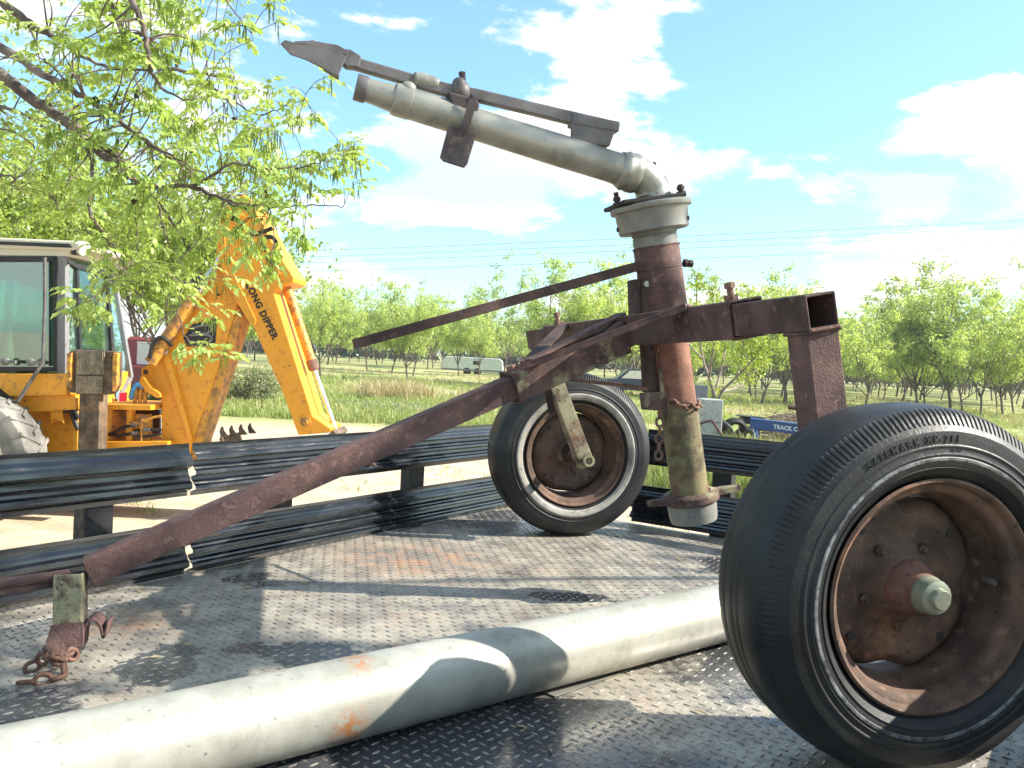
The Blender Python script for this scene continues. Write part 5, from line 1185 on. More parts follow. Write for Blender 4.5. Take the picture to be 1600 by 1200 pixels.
# young tree with blue wrap
def young():
    q = onz(1138, 700, 0.15); Yd = 19.5; P = at(1139, 690, Yd)
    e = empty('young_tree', V(P.x, Yd, 0), 'young tree with blue guard round its leaning forked trunk, right of the riser', 'tree')
    r = random.Random(31); mb = MB(); L = lambda x, y, dy=0: at(x, y, Yd+dy)
    base = V(P.x, Yd, -0.05); f1 = L(1119, 640); f2 = L(1116, 618)
    lims = [([base, L(1133, 672), f1, f2], 0.075, 0.055), ([f2, L(1108, 590), L(1098, 560, .3), L(1090, 500, .5), L(1088, 430, .6)], 0.05, 0.012), ([f1, L(1128, 612, -.2), L(1150, 590, -.5), L(1178, 560, -.8), L(1196, 530, -1)], 0.042, 0.01),
            ([f1, L(1095, 612, .3), L(1078, 600, .6), L(1050, 585, .9)], 0.028, 0.01), ([f2, L(1126, 580, .4), L(1135, 530, .8), L(1140, 470, 1)], 0.04, 0.01), ([L(1128, 612, -.2), L(1150, 606, .2), L(1170, 590, .6), L(1200, 560, .9)], 0.026, 0.008),
            ([L(1108, 590), L(1112, 560, -.5), L(1118, 510, -.8), L(1112, 450, -1)], 0.03, 0.008), ([L(1098, 560, .3), L(1075, 535, 0), L(1060, 500, 0), L(1050, 460, 0)], 0.022, 0.008), ([L(1150, 590, -.5), L(1160, 550, -.9), L(1165, 500, -1.1)], 0.022, 0.008)]
    ends = []
    for pts, r0_, r1_ in lims:
        sp_ = smoothpts(pts, 5); n = len(sp_); mb.tube(sp_, [r0_+(r1_-r0_)*i/(n-1) for i in range(n)], 8, cap=False); ends += sp_[n//2:]
    for k in range(150):
        c = r.choice(ends); d = (rv(r)+V(0, 0, 0.5)).normalized(); e1 = c+d*r.uniform(0.15, 0.55); mb.tube([c, (c+e1)/2+rv(r)*0.03, e1], [0.008, 0.006, 0.003], 4, cap=False); ends.append(e1)
    mb.build('trunk', M['bark_pale'], e, smooth='all')
    mb = MB(); mb.cyl(base.lerp(L(1133, 672), -0.02), base.lerp(L(1131, 664), 1.0), 0.082, 16); mb.build('tree_guard', M['blue_hose'] if False else m_paint('blue tree guard', (0.035, 0.06, 0.17), (0.2, 0.2, 0.22)), e, smooth=True)
    vs = []; fs = []
    for k in range(520):
        c = r.choice(ends)+rv(r)*r.uniform(0, 0.22)
        for j in range(11):
            d = (rv(r)+V(0, 0, -0.4)).normalized(); n = (rv(r)+V(0, 0, 0.8)).normalized()
            if d.cross(n).length > 0.2: leafquad(vs, fs, c+rv(r)*r.uniform(0, 0.12), d, n, r.uniform(0.06, 0.12), 0.02)
    m = MB(); m.v = [tuple(v) for v in vs]; m.f = fs; m.build('crown', M['leaf_young'], e)
young()
# trees behind the backhoe
pb = proto_tree('spreading_tree', 77, 6.5, 1.15, 15000, 0.13, M['leaf_young'], M['bark'], limbs=7, trunk_h=0.22, clumps=330)
P = at(258, 560, 21.0); put_tree(pb, 'spreading_tree', 'leafy tree with forked grey trunk directly behind the backhoe boom ram', (P.x, 21, 0), 0.6, (1.0, 1.0, 0.95), 'trees behind the backhoe', True)
for px, Yd, sc, lb in ((120, 27, 1.15, 'leafy tree beyond the backhoe cab roof lamp'), (0, 31, 1.25, 'leafy tree beyond the left part of the cab roof'), (-120, 25, 1.3, 'leafy tree beyond the cab at the left edge'), (345, 33, 0.95, 'leafy tree behind the boom top'), (60, 44, 1.4, 'farthest leafy tree over the cab roof'), (215, 40, 1.25, 'taller leafy tree beyond the red truck')):
    P = at(px, 560, Yd); put_tree(pb, 'spreading_tree', lb, (P.x, Yd, 0), px*0.1, sc, 'trees behind the backhoe')
# shrub
def shrub(px, Yd, H, W, n, mat, label, name='shrub', seed=1):
    P = at(px, 600, Yd); e = empty(name, V(P.x, Yd, 0), label, 'shrub'); r = random.Random(seed); vs = []; fs = []; mb = MB()
    for k in range(60):
        a = r.uniform(0, 6.28); rad = r.uniform(0, W/2); tip = V(P.x+cos(a)*rad, Yd+sin(a)*rad, H*r.uniform(0.5, 1.0)*(1-0.5*(rad/(W/2))**2)); b0_ = V(P.x+cos(a)*rad*0.2, Yd+sin(a)*rad*0.2, 0)
        mb.tube([b0_, b0_.lerp(tip, 0.5)+rv(r)*0.08, tip], [0.012, 0.008, 0.003], 4, cap=False)
        for j in range(n//60):
            f = r.uniform(0.25, 1.05); c = b0_.lerp(tip, f)+rv(r)*0.14; d = (rv(r)+V(0, 0, 0.4)).normalized(); nn = rv(r)
            if d.cross(nn).length > 0.2: 
                s_ = d.cross(nn).normalized()*0.018; L_ = r.uniform(0.05, 0.10); o = len(vs); vs += [c, c+d*L_*0.5+s_, c+d*L_, c+d*L_*0.5-s_]; fs.append((o, o+1, o+2, o+3))
    mb.build('stems', M['bark_pale'], e); m = MB(); m.v = [tuple(v) for v in vs]; m.f = fs; m.build('foliage', mat, e)
shrub(392, 27, 1.35, 2.2, 5400, M['leaf_shrub'], 'grey green wispy shrub in the grass behind the boom')
shrub(1258, 16.5, 1.0, 0.8, 500, M['leaf_shrub'], 'thin dry weed beside the near leg', seed=5) if False else None
# far pine wood: one mass
def pines():
    top(); r = random.Random(8); vs = []; fs = []
    for k in range(230):
        px = r.uniform(300, 1750); Yd = r.uniform(158, 200); H = r.uniform(9.0, 13.5)*(1.0 if px > 1150 else 0.72); P = at(px, 560, Yd); W = H*0.24
        for j in range(150):
            f = r.random(); z = H*(0.05+0.95*f); rad = W*(1.15-f)*r.uniform(0.3, 1); a = r.uniform(0, 6.28); c = V(P.x+cos(a)*rad, Yd+sin(a)*rad, z)
            d = (V(cos(a), sin(a), 0.3)+rv(r)*0.5).normalized(); s_ = d.cross(rv(r)).normalized()*r.uniform(0.3, 0.6); L_ = r.uniform(0.7, 1.6); o = len(vs); vs += [c-d*L_/2, c+s_, c+d*L_/2, c-s_]; fs.append((o, o+1, o+2, o+3))
    m = MB(); m.v = [tuple(v) for v in vs]; m.f = fs; tag(m.build('pine_wood', M['pine']), 'dark pine wood along the horizon behind the orchard', 'woodland', kind='stuff')
pines()
# grass
def grasses():
    top(); r = random.Random(15)
    def patch(n, xr, yr, hr, mat, name, label, blades=5, keep=None, w=0.006, spread=0.12):
        vs = []; fs = []
        for k in range(n):
            y = r.uniform(*yr)**1.0; x = y*r.uniform(*xr)
            if keep and not keep(x, y): continue
            H = r.uniform(*hr)
            for b in range(blades):
                c = V(x+r.uniform(-spread, spread), y+r.uniform(-spread, spread), 0); l = V(r.uniform(-.5, .5), r.uniform(-.5, .5), 0)*H; h = H*r.uniform(0.6, 1.1); a = r.uniform(0, pi)
                s_ = V(cos(a), sin(a), 0)*w*(1+y*0.03); o = len(vs)
                vs += [c-s_, c+s_, c+l*0.4+V(0, 0, h*0.65)+s_*0.7, c+l*0.4+V(0, 0, h*0.65)-s_*0.7, c+l+V(0, 0, h)]; fs += [(o, o+1, o+2, o+3), (o+3, o+2, o+4)]
        m = MB(); m.v = [tuple(v) for v in vs]; m.f = fs; tag(m.build(name, mat), label, 'grass', kind='stuff')
    def nz(x, y): return sin(x*0.55+1.3*sin(y*0.31))+sin(y*0.42+x*0.21)+0.6*sin(x*1.7+y*1.1)
    patch(15000, (-0.5, 0.68), (22.5, 60), (0.12, 0.34), M['grass'], 'grass', 'green grass of the field beyond the sandy yard', keep=lambda x, y: nz(x, y) > -0.7)
    patch(5000, (-0.36, -0.02), (22.0, 33), (0.14, 0.34), M['grass'], 'tall_grass', 'taller green grass beside the backhoe arm', keep=lambda x, y: y > 21+0.8*nz(x, y))
    patch(6500, (-0.5, 0.68), (23, 75), (0.15, 0.42), M['straw'], 'dry_grass', 'straw coloured dry grass among the green', keep=lambda x, y: nz(x*0.8+4, y+9) > -0.3)
    patch(1200, (-0.18, -0.05), (29, 38), (0.5, 0.95), M['straw'], 'dry_grass', 'tall straw tufts in the field left of the caravan', keep=lambda x, y: nz(x*2, y*2) > 0.7, blades=8)
    patch(2600, (0.17, 0.42), (12.5, 18.6), (0.30, 0.66), M['grass'], 'tall_grass', 'long weeds in front of the junk pile', blades=6, w=0.007)
    patch(420, (0.205, 0.40), (14.5, 18.6), (0.3, 0.7), M['straw'], 'dry_grass', 'dry stalks in front of the junk pile', blades=5)
    patch(900, (-0.66, -0.42), (5.5, 13), (0.02, 0.07), M['grass'], 'grass', 'low green weeds in the sand beside the backhoe wheel', keep=lambda x, y: nz(x*2, y*2) > 0.9, blades=7)
    patch(1600, (-0.3, 0.6), (9, 23), (0.02, 0.08), M['straw'], 'dry_grass', 'scattered dry stubble in the sandy yard', keep=lambda x, y: nz(x*1.5, y*1.5) > 0.4, blades=4)
grasses()

# ================================================================== FAR THINGS
# white caravan
def caravan():
    Yd = 82; s = Yd/FPX; x0 = at(688, 585, Yd).x; x1 = at(786, 585, Yd).x; zt = at(690, 556, Yd).z; zb = 0.35
    e = empty('caravan', V((x0+x1)/2, Yd, 0), 'long low white caravan with small dark windows among the orchard trees', 'caravan')
    mb = MB(); P = [V(x0, Yd, zb), V(x1, Yd, zb), V(x1-0.1, Yd, zt-0.25), V(x1-0.4, Yd, zt), V(x0+0.5, Yd, zt), V(x0+0.2, Yd, zt-0.25)]; mb.prism(P, V(0, 2.4, 0)); mb.build('body', M['white'], e, bevel=0.05)
    for px in (744,):
        c = at(px, 567, Yd-0.02); mb = MB(); mb.box(V(c.x, Yd-0.01, c.z), V(1, 0, 0), YD, UP, 0.6, 0.04, 0.35); w = mb.build('window', M['black'], e)
    mb = MB(); mb.box(V((x0+x1)/2, Yd-0.015, zb+0.12), V(1, 0, 0), YD, UP, x1-x0-0.1, 0.03, 0.16); mb.build('skirt', M['grey_post'], e)
    for xx in ((x0+x1)/2-0.5, (x0+x1)/2+0.5):
        for yy in (Yd+0.1, Yd+2.2): MB().lathe([(0.001, -.1), (0.34, -.1), (0.36, 0), (0.34, .1), (0.001, .1)], V(xx, yy, 0.35), YD, 18).build('wheel', M['black'], e)
caravan()
def vehicle(name, label, cat, x0, Yd, Lg, H, bodym, pick=False, face=1):
    """side view silhouette extruded to the real width; x0 = front end"""
    e = empty(name, V(x0+Lg/2, Yd+0.9, 0), label, cat); k = Lg/4.8; z = lambda v: v*H/1.75
    def X(v): return x0+(v*k if face == 1 else Lg-v*k)
    low = [(0.0, 0.45), (0.02, 0.85), (0.25, 0.98), (1.45, 1.08), (4.75, 1.05), (4.8, 0.5), (4.2, 0.38), (0.5, 0.38)]
    mb = MB(); mb.prism([V(X(a), Yd, z(b)) for a, b in low], V(0, 1.8, 0)); mb.build('body', bodym, e, bevel=0.04)
    cabp = [(1.35, 1.06), (1.95, 1.68), (2.2, 1.75), (3.0, 1.75), (3.15, 1.68), (3.3, 1.05)] if pick else [(1.35, 1.06), (2.05, 1.68), (2.3, 1.75), (4.2, 1.74), (4.5, 1.6), (4.72, 1.04)]
    mb = MB(); mb.prism([V(X(a), Yd+0.12, z(b)) for a, b in cabp], V(0, 1.56, 0)); cb_ = mb.build('cabin', bodym, e, bevel=0.04)
    wins = [[(1.6, 1.12), (2.08, 1.62), (3.0, 1.66), (3.08, 1.12)]] if pick else [[(1.65, 1.12), (2.15, 1.62), (2.9, 1.66), (2.95, 1.12)], [(3.05, 1.12), (3.0, 1.66), (4.05, 1.64), (4.4, 1.12)]]
    for w in wins:
        mb = MB(); mb.prism([V(X(a), Yd+0.11, z(b)) for a, b in w], V(0, 0.012, 0)); mb.build('window', M['glass_blue'], e)
        mb = MB(); mb.prism([V(X(a), Yd+1.68, z(b)) for a, b in w], V(0, 0.012, 0)); mb.build('window', M['glass_blue'], e)
    for a in (0.95, 3.85):
        for yy in (Yd+0.08, Yd+1.72):
            w = MB().lathe([(0.19, -.1), (0.30, -.11), (0.34, -.07), (0.34, .07), (0.30, .11), (0.19, .1)], V(X(a), yy, 0.34), YD, 24, close=True).build('wheel', M['tyre'], e, smooth=True)
            MB().lathe([(0.2, -.09), (0.16, -.05), (0.001, -.07)], V(X(a), yy, 0.34), YD, 20).build('rim', M['grey_post'], w, smooth=True)
    for yy in (Yd+0.2, Yd+1.5):
        MB().sphere(V(X(0.03), yy+0.05, z(0.78)), 0.09, 10, 8, (0.4, 1.2, 0.8)).build('headlight', M['chrome'], e)
    return e
tc_ = at(257, 560, 25.0); tk = vehicle('pickup_truck', 'faded red pickup truck seen tail on between backhoe cab and boom', 'pickup truck', tc_.x-2.5, 24.1, 5.0, 1.95, M['red'], True); tk.rotation_euler = (0, 0, -pi/2)
top(V(at(242, 548, 22.9).x, 23.3, 1.2)); mb = MB(); xa_, xb_ = at(213, 540, 22.8).x, at(275, 540, 22.8).x; mb.abox(xa_, xb_, 22.85, 23.8, 1.20, 1.78); mb.abox(xa_-0.01, xb_+0.01, 22.83, 23.82, 1.785, 1.81)
tag(mb.build('tool_box', M['white'], bevel=0.02), 'white painted box standing on the red pickup', 'tool box')
vehicle('parked_car', 'dark parked car far behind the cart wheel, half hidden by the riser', 'car', at(928, 600, 50).x, 50, 4.7, 1.62, m_paint('dark blue grey car paint', (0.045, 0.06, 0.09), rough=0.25), False)
# white fridge, junk, sign, brush
top(V(at(1112, 640, 17.5).x, 17.7, 0)); c = at(1113, 640, 17.5)
mb = MB(); w_ = 34*17.5/FPX; zt = at(1113, 624, 17.5).z; mb.abox(c.x-w_/2, c.x+w_/2, 17.5, 18.0, 0.0, zt); e = mb.build('old_fridge', m_paint('aged white enamel', (0.42, 0.43, 0.42), (0.25, 0.22, 0.18), (0.5, 0.7)), bevel=0.02); tag(e, 'old white appliance cabinet standing in the weeds right behind the riser', 'cabinet')
top(); ORG[0] = Vector((c.x, 17.7, 0)); mb = MB(); mb.abox(c.x-w_/2+0.02, c.x+w_/2-0.02, 17.485, 17.498, zt*0.62, zt*0.64); mb.abox(c.x+w_/2-0.08, c.x+w_/2-0.05, 17.46, 17.498, zt*0.3, zt*0.55); ob = mb.build('door_handle', M['grey_post'], e); 
top(V(at(1092, 610, 18.6).x, 18.9, 0)); cc = at(1093, 610, 18.6); mb = MB(); zt2 = at(1093, 602, 18.6).z; mb.abox(cc.x-0.18, cc.x+0.2, 18.6, 19.1, 0, zt2); tag(mb.build('storage_bin', M['grey_post'], bevel=0.04), 'dark grey bin behind the white cabinet', 'bin')
for i, (px, py, r_, tl, lb) in enumerate(((1122, 676, 0.36, 0.5, 'dark scrap tyre leaning at the left end of the junk pile'), (1146, 672, 0.34, -0.4, 'dark scrap tyre leaning behind the blue wrapped trunk'), (1166, 682, 0.30, 0.9, 'small dark scrap tyre lying next to the blue board'))):
    c = at(px, py, 19.0+i*0.15); c = V(c.x, 19.0+i*0.15, max(0.3, c.z-0.05)); top(V(c.x, c.y, 0)); ax_ = V(tl*0.6, 1, abs(tl)*0.5).normalized()
    tag(MB().lathe([(r_*0.6, -0.06), (r_*0.8, -0.10), (r_*0.96, -0.07), (r_, 0), (r_*0.96, 0.07), (r_*0.8, 0.10), (r_*0.6, 0.06)], c, ax_, 36, close=True).build('tyre_scrap', M['tyre'], smooth=True), lb, 'tyre', 'junk pile tyres')
top(V(at(1172, 652, 19.8).x, 19.9, 0)); c = at(1172, 651, 19.8); mb = MB(); mb.box(c, V(1, 0, -0.03), YD, UP, 0.55, 0.5, 0.03); mb.box(c-V(0, 0, 0.09), V(1, 0, 0.05), YD, UP, 0.42, 0.4, 0.14)
for dx in (-0.18, 0.18): mb.box(V(c.x+dx, 19.8, c.z/2-0.05), V(1, 0, 0), YD, UP, 0.05, 0.35, c.z)
tag(mb.build('scrap_crate', M['black'], bevel=0.01), 'black flat topped scrap crate left of the blue board', 'crate')
# blue barrier board
Yd = 18.6; a_ = at(1173, 662, Yd); b_ = at(1290, 676, Yd-1.2); e = empty('barrier_board', V((a_.x+b_.x)/2, Yd-0.4, 0), 'blue barrier board with white TRACK CLOSED lettering in the weeds', 'sign')
bxd = (b_-a_).normalized(); hgt = 0.215; bn = bxd.cross(UP).normalized(); bn = bn if bn.y < 0 else -bn
mb = MB(); mb.box((a_+b_)/2, bxd, bn, UP, (b_-a_).length, 0.06, hgt); mb.build('board', M['blue'], e, bevel=0.01)
mb = MB(); mb.box((a_+b_)/2+UP*(hgt/2+0.01), bxd, bn, UP, (b_-a_).length, 0.10, 0.02); mb.build('top_edge', m_paint('pale blue edge', (0.10, 0.22, 0.50)), e)
for f in (0.08, 0.92):
    p = a_.lerp(b_, f); 
    for sg in (-1, 1): mb = MB(); mb.bar(V(p.x, p.y, p.z-hgt/2), V(p.x, p.y, 0)+bn*sg*0.25, 0.05, 0.05); mb.build('leg', M['blue'], e)
def sgn(x, y, d): return a_+bxd*(1.03+x)+UP*(y-0.043)+bn*(0.031+d)
text_mesh('TRACK CLOSED', 0.125, sgn, 'lettering', M['letter_white'], e, 0.004, 1.05, 0.004)
# brush pile: branches and debris
top(V(at(1228, 650, 19.4).x, 19.4, 0)); r = random.Random(12); mb = MB(); c = at(1230, 668, 19.4)
for k in range(420):
    p = V(c.x+r.gauss(0, 0.42), 19.4+r.gauss(0, 0.3), 0); hz = max(0.05, (c.z+0.35)*(1-((p.x-c.x)/1.0)**2)*r.uniform(0.35, 1)); p.z = hz
    d = V(r.uniform(-1, 1), r.uniform(-1, 1), r.uniform(-0.25, 0.4)).normalized()*r.uniform(0.15, 0.4); mb.tube([p-d, p+rv(r)*0.05, p+d], [0.009, 0.008, 0.003], 4, cap=False)
tag(mb.build('brush_pile', m_bark('brush twigs', (0.16, 0.12, 0.09), (0.36, 0.28, 0.22))), 'heap of dry brush behind the blue board', 'brush pile', kind='stuff')
for i, (x0_, y0_, x1_, y1_, lb) in enumerate(((1090, 664, 1112, 656, 'short rusty iron bar sticking out beside the riser'), (1232, 636, 1262, 641, 'charred log end poking out of the brush beside the near leg'))):
    A, B = at(x0_, y0_, 17.3), at(x1_, y1_, 17.3); top(V(A.x, A.y, 0)); mb = MB(); mb.tube([A, (A+B)/2+V(0, 0, 0.01), B, B+(B-A)*0.8-V(0, 0, 0.4)], [0.05 if i else 0.025]*3+[0.03], 8); tag(mb.build('scrap_bar' if i == 0 else 'burnt_log', M['rust'] if i == 0 else M['rust_dark'], smooth=True), lb, 'bar' if i == 0 else 'log')
# aluminium lateral pipes lying in the field
for i, (xa_, ya_, xb_, yb_, lb) in enumerate(((520, 626, 662, 634, 'farthest thin irrigation pipe lying in the grass'), (530, 631, 742, 640, 'middle one of three thin irrigation pipes lying in the grass'), (560, 637, 700, 643, 'nearest thin irrigation pipe lying in the grass'))):
    A, B = onz(xa_, ya_, 0.12), onz(xb_, yb_, 0.12); top((A+B)/2); tag(MB().cyl(A, B, 0.055, 12).build('lateral_pipe', M['alu'], smooth=True), lb, 'pipe', 'irrigation pipes in the field')
# power lines
for i, (yl, yr, lb) in enumerate(((402, 346, 'uppermost of the thin power lines crossing the sky'), (411, 356, 'second power line from the top'), (420, 366, 'third power line from the top'), (431, 386, 'lowest of the thin power lines'))):
    A, B = at(-300, yl+14, 70), at(2100, yr-26, 58); top((A+B)/2); pts = [A.lerp(B, k/40)-V(0, 0, 1.1*4*(k/40)*(1-k/40)*0.35) for k in range(41)]
    tag(MB().tube(pts, 0.016, 5).build('power_line', M['grey_post'], smooth=True), lb, 'power line', 'power lines')
top()
# ================================================================== FOREGROUND PECAN TREE, crown hanging into the upper left
def pecan():
    r = random.Random(42)
    trunk0 = at(-560, 700, 7.2); base = V(trunk0.x, 7.2, 0)
    e = empty('pecan_tree', base, 'large pecan tree overhanging the upper left corner, drooping fresh leaves and catkins', 'tree')
    L = lambda x, y, Y: at(x, y, Y)
    mb = MB(); crotch = at(-520, 230, 7.0)
    mb.tube(smoothpts([base-UP*0.1, base+V(0.03, 0, 0.3), base.lerp(crotch, 0.5)+V(-.08, 0, 0), crotch, at(-500, -200, 7.2), at(-420, -700, 7.6)], 6), [0.30-0.2*i/30 for i in range(31)], 14)
    polys = [
     ([(-520, 230, 7), (-300, 40, 6.8), (-80, 62, 6.4), (0, 118, 6.2), (60, 160, 6.1), (128, 205, 6.0), (158, 240, 5.95), (210, 278, 5.9), (245, 292, 5.9), (300, 292, 5.8), (345, 310, 5.8), (395, 335, 5.7)], 0.11, 0.010),
     ([(-520, 100, 7), (-200, 0, 6.0), (-60, 22, 5.8), (0, 72, 5.7), (55, 108, 5.6), (120, 146, 5.5), (175, 180, 5.5), (225, 218, 5.4), (270, 250, 5.4), (300, 268, 5.3)], 0.08, 0.006),
     ([(128, 205, 6.0), (165, 232, 6.05), (200, 262, 6.1), (235, 300, 6.2), (258, 330, 6.2), (285, 372, 6.2), (300, 400, 6.2)], 0.045, 0.006),
     ([(120, 198, 6.0), (142, 250, 5.9), (141, 330, 5.8), (160, 362, 5.8), (180, 392, 5.75), (196, 420, 5.7)], 0.028, 0.005),
     ([(-480, -100, 7.2), (-100, -90, 6.6), (10, 10, 6.5), (60, 45, 6.5), (100, 66, 6.5), (150, 100, 6.6), (215, 110, 6.7)], 0.09, 0.008),
     ([(-400, -500, 7.4), (100, -160, 5.2), (200, -10, 5.0), (228, 60, 5.0), (240, 118, 5.0), (258, 142, 5.0), (300, 160, 5.0)], 0.05, 0.006),
     ([(-420, -600, 7.5), (60, -200, 6.2), (180, -60, 6.0), (200, 0, 6.0), (202, 60, 6.0), (210, 115, 6.0), (232, 165, 6.0)], 0.035, 0.004),
     ([(-300, -200, 7.2), (100, -60, 7.2), (220, 90, 7.2), (300, 112, 7.2), (360, 128, 7.2), (372, 142, 7.1)], 0.06, 0.006),
     ([(225, 218, 5.4), (262, 240, 5.2), (300, 262, 5.1), (352, 290, 5.0)], 0.018, 0.004),
     ([(300, 292, 5.8), (360, 258, 5.5), (420, 264, 5.4), (470, 262, 5.3), (515, 248, 5.3)], 0.018, 0.004),
     ([(345, 310, 5.8), (372, 318, 5.6), (430, 322, 5.5), (490, 320, 5.4), (540, 322, 5.4)], 0.016, 0.004),
     ([(245, 292, 5.9), (252, 350, 6.0), (275, 400, 6.1), (300, 440, 6.1)], 0.016, 0.004),
     ([(300, 112, 7.2), (350, 150, 6.2), (400, 178, 5.8), (440, 170, 5.6), (478, 150, 5.5)], 0.014, 0.003),
     ([(210, 278, 5.9), (212, 330, 6.2), (214, 400, 6.4)], 0.016, 0.004),
     ([(300, 400, 6.2), (280, 470, 6.1), (284, 510, 6.0), (300, 540, 5.9), (340, 560, 5.9)], 0.012, 0.003),
     ([(196, 420, 5.7), (170, 440, 5.5), (150, 465, 5.4)], 0.008, 0.003),
     ([(-200, 300, 6.6), (0, 275, 6.2), (20, 290, 6.2), (32, 298, 6.2)], 0.02, 0.004),
     ([(-100, 140, 6.9), (40, 180, 6.9), (110, 260, 7.0), (90, 320, 7.0)], 0.03, 0.004),
     ([(100, -100, 5.6), (300, -40, 5.4), (360, 10, 5.4), (395, 60, 5.4)], 0.02, 0.003),
     ([(-100, 190, 6.9), (20, 205, 6.8), (70, 250, 6.8), (110, 262, 6.7)], 0.02, 0.003)]
    nodes = []
    for pts, ra, rb_ in polys:
        P = smoothpts([L(*p) for p in pts], 6); n = len(P)
        P = [p+rv(r)*0.012 for p in P]
        rad = [(ra+(rb_-ra)*(i/(n-1))**0.6)*0.72 for i in range(n)]; mb.tube(P, rad, 8, cap=False)
        for i, p in enumerate(P): nodes.append((p, rad[i]))
    # ragged crown outline: weights for where shoots end
    regs = [((0, 0), (390, 90), 150, (4.8, 7.4)), ((40, 90), (400, 210), 190, (4.8, 7.4)), ((90, 200), (430, 330), 170, (4.9, 7.0)), ((150, 320), (400, 440), 62, (5.2, 7.2)), ((120, 420), (350, 500), 36, (5.4, 7.2)),
            ((400, 130), (500, 235), 22, (5.1, 5.8)), ((430, 215), (560, 330), 44, (5.0, 5.8)), ((400, 300), (500, 400), 16, (5.2, 5.8)), ((265, 535), (370, 590), 15, (5.6, 6.1)), ((108, 445), (182, 490), 12, (5.2, 5.5)),
            ((0, 160), (140, 300), 70, (5.8, 7.8)), ((0, 240), (150, 365), 75, (7.0, 8.2)), ((150, 380), (260, 470), 24, (5.5, 6.4)), ((400, 0), (445, 40), 5, (5.2, 5.4)), ((-200, -150), (0, 260), 110, (5.5, 7.5)), ((-100, -200), (380, 0), 130, (5, 7.4)), ((395, 395), (425, 440), 7, (5.4, 5.6)), ((470, 95), (520, 160), 6, (5.3, 5.5))]
    targets = []
    for (a, b, n, (y0, y1)) in regs:
        for k in range(int(n*0.66)):
            targets.append(L(r.uniform(a[0], b[0]), r.uniform(a[1], b[1]), r.uniform(y0, y1)))
    r.shuffle(targets); crown(e, mb, nodes, targets[:int(len(targets)*0.74)], r)
def crown(e, mb, nodes, targets, r):
    vs = []; fs = []; cv = []; cf = []; hv = MB(); N = np.array([tuple(p) for p, _ in nodes])
    for T in targets:
        for k in (0,):
            dd = np.linalg.norm(N-np.array(tuple(T)), axis=1); i = int(dd.argmin()); P0, pr = nodes[i]
            D = (T-P0)
            if D.length > 1.3: P0 = T-D.normalized()*r.uniform(0.5, 0.9) if r.random() < 0.35 else P0
            mid = P0.lerp(T, 0.5)+rv(r)*0.09*D.length+UP*0.05*D.length; tw = smoothpts([P0, mid, T], 4)
            mb.tube(tw, [max(0.0022, min(pr*0.6, 0.009)*(1-0.1*j)) for j in range(len(tw))], 5, cap=False)
            nl = r.randint(3, 5); dirm = (T-mid).normalized()
            for j in range(nl):     # pinnate leaves round the shoot tip
                c = tw[-1-(j % 3)]+rv(r)*0.012; az = r.uniform(0, 6.28); d = (V(cos(az), sin(az), r.uniform(-0.1, 0.6))+dirm*0.7).normalized()
                Lr = r.uniform(0.08, 0.16); m = 4; side = d.cross(UP)
                if side.length < 0.1: continue
                side = side.normalized(); rach = [c]
                dcur = d
                for q in range(m): dcur = (dcur+V(0, 0, -0.17)).normalized(); rach.append(rach[-1]+dcur*Lr/m)
                o = len(vs)
                for q in range(1, m+1):
                    for sg in ((-1, 1) if q < m else (0,)):
                        ld = (dcur*0.75+side*sg*0.95+V(0, 0, -0.35*r.uniform(0.3, 1.6))+rv(r)*0.22).normalized() if sg else (dcur+V(0, 0, -0.3)).normalized()
                        nn = (UP+rv(r)*0.55).normalized()
                        if ld.cross(nn).length > 0.15: leafquad(vs, fs, rach[q], ld, nn, r.uniform(0.032, 0.056)*(0.75+0.1*q), r.uniform(0.012, 0.0205))
                b_ = len(vs); w_ = side*0.0012
                vs += [rach[0]-w_, rach[0]+w_, rach[2]+w_, rach[2]-w_, rach[-1]]; fs += [(b_, b_+1, b_+2, b_+3), (b_+3, b_+2, b_+4)]
            if r.random() < 0.55:
                c = tw[-2]
                for j in range(r.randint(4, 9)):
                    h = r.uniform(0.06, 0.13); t0 = c+rv(r)*0.03; dr = V(r.uniform(-.2, .2), r.uniform(-.2, .2), -1).normalized(); sd_ = V(cos(j*2.1), sin(j*2.1), 0)*0.0035; q = len(cv)
                    m1 = t0+dr*h*0.5+rv(r)*0.006; t1 = t0+dr*h
                    for s_ in (sd_, V(-sd_.y, sd_.x, 0)):
                        q = len(cv); cv += [t0-s_*0.5, t0+s_*0.5, m1+s_, m1-s_, t1+s_*0.5, t1-s_*0.5]; cf += [(q, q+1, q+2, q+3), (q+3, q+2, q+4, q+5)]
            if r.random() < 0.035:
                for j in range(4): hv.tube([T+rv(r)*0.02, T+rv(r)*0.03], [0.009, 0.003], 5)
    mb.build('trunk', M['bark'], e, smooth='all')
    m = MB(); m.v = [tuple(v) for v in vs]; m.f = fs; m.build('crown', M['leaf'], e)
    m = MB(); m.v = [tuple(v) for v in cv]; m.f = cf; m.build('catkins', M['catkin'], e)['kind'] = 'stuff'
    if hv.v: hv.build('old_husks', M['husk'], e)['kind'] = 'stuff'
    top()
pecan()
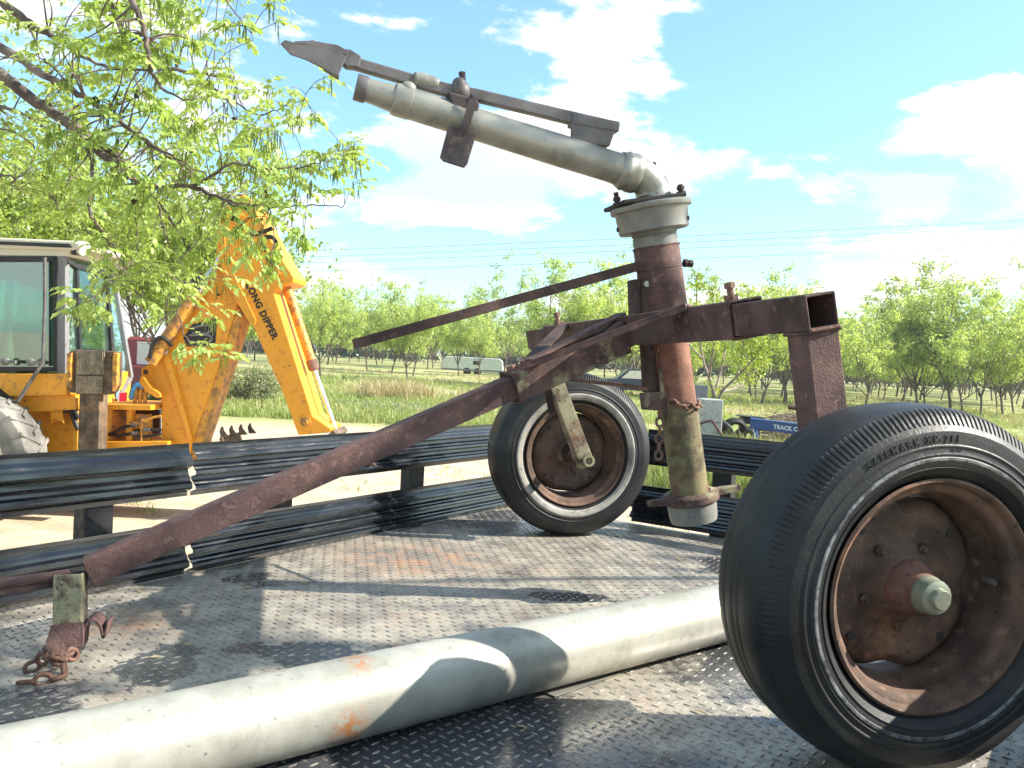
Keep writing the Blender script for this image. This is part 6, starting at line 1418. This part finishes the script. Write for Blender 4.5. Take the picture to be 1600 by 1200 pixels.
def shade_tree():
    # stands right of the trailer beyond the picture; its outer limb throws the broken shade on the deck, left rail and drawbar foot
    r = random.Random(5); base = V(7.6, 3.8, 0); e = empty('pecan_tree', base, 'second pecan tree right of the trailer, its outer limb shading the deck', 'tree')
    mb = MB(); c0 = V(7.5, 3.5, 3.4)
    mb.tube(smoothpts([base-UP*0.1, base+V(-0.05, 0, 1.5), c0, V(9.0, 4.2, 5.5), V(10.6, 4.7, 8)], 5), [0.24-0.2*i/20 for i in range(21)], 12)
    nodes = []; T_ = []
    for cx, cy, R1, n in ((-1.25, 1.75, 0.34, 26), (-1.75, 2.35, 0.5, 34), (-0.62, 1.95, 0.16, 7)):
        C0 = V(cx, cy, DZ)+V(1.4, 0.02, 1.0)*3.6; P = smoothpts([c0, c0.lerp(C0, 0.5)+UP*0.5, C0+V(0.3, 0, -0.1), C0-V(0.3, 0, 0.1)], 6); n_ = len(P)
        mb.tube(P, [0.036*(1-i/(n_-1))**1.5+0.004 for i in range(n_)], 7, cap=False)
        for i, p in enumerate(P[8:]): nodes.append((p, 0.01))
        for k in range(n): T_.append(C0+rv(r)*R1*r.uniform(0.2, 1.0)*1.1)
    for k in range(160):
        a = r.uniform(0, 6.28); T_.append(V(11.0+cos(a)*r.uniform(0.4, 2.0), 4.8+sin(a)*r.uniform(0.4, 1.8), r.uniform(4.5, 8.5)))
    for q in ((9.3, 4.2, 5.5), (10.6, 4.7, 8), (11.6, 4.0, 6), (10.4, 5.8, 6.5)): nodes.append((V(*q), 0.02))
    crown(e, mb, nodes, T_, r)
shade_tree()

# ================================================================== AIR
top(); mb = MB(); mb.abox(-600, 600, -60, 700, -2, 17); hz = mb.build('haze', None); hz['kind'] = 'stuff'; hz['label'] = 'thin haze volume added to pale the distance over the field'
hm = bpy.data.materials.new('haze'); hm.use_nodes = True; hm.node_tree.nodes.clear(); ho = hm.node_tree.nodes.new('ShaderNodeOutputMaterial'); hv_ = hm.node_tree.nodes.new('ShaderNodeVolumePrincipled')
hv_.inputs['Color'].default_value = (0.95, 0.97, 1.0, 1); hv_.inputs['Density'].default_value = 0.0005; hv_.inputs['Anisotropy'].default_value = 0.3  # added volume that softens and lifts the far trees
hm.node_tree.links.new(hv_.outputs[0], ho.inputs['Volume']); hz.data.materials.append(hm)
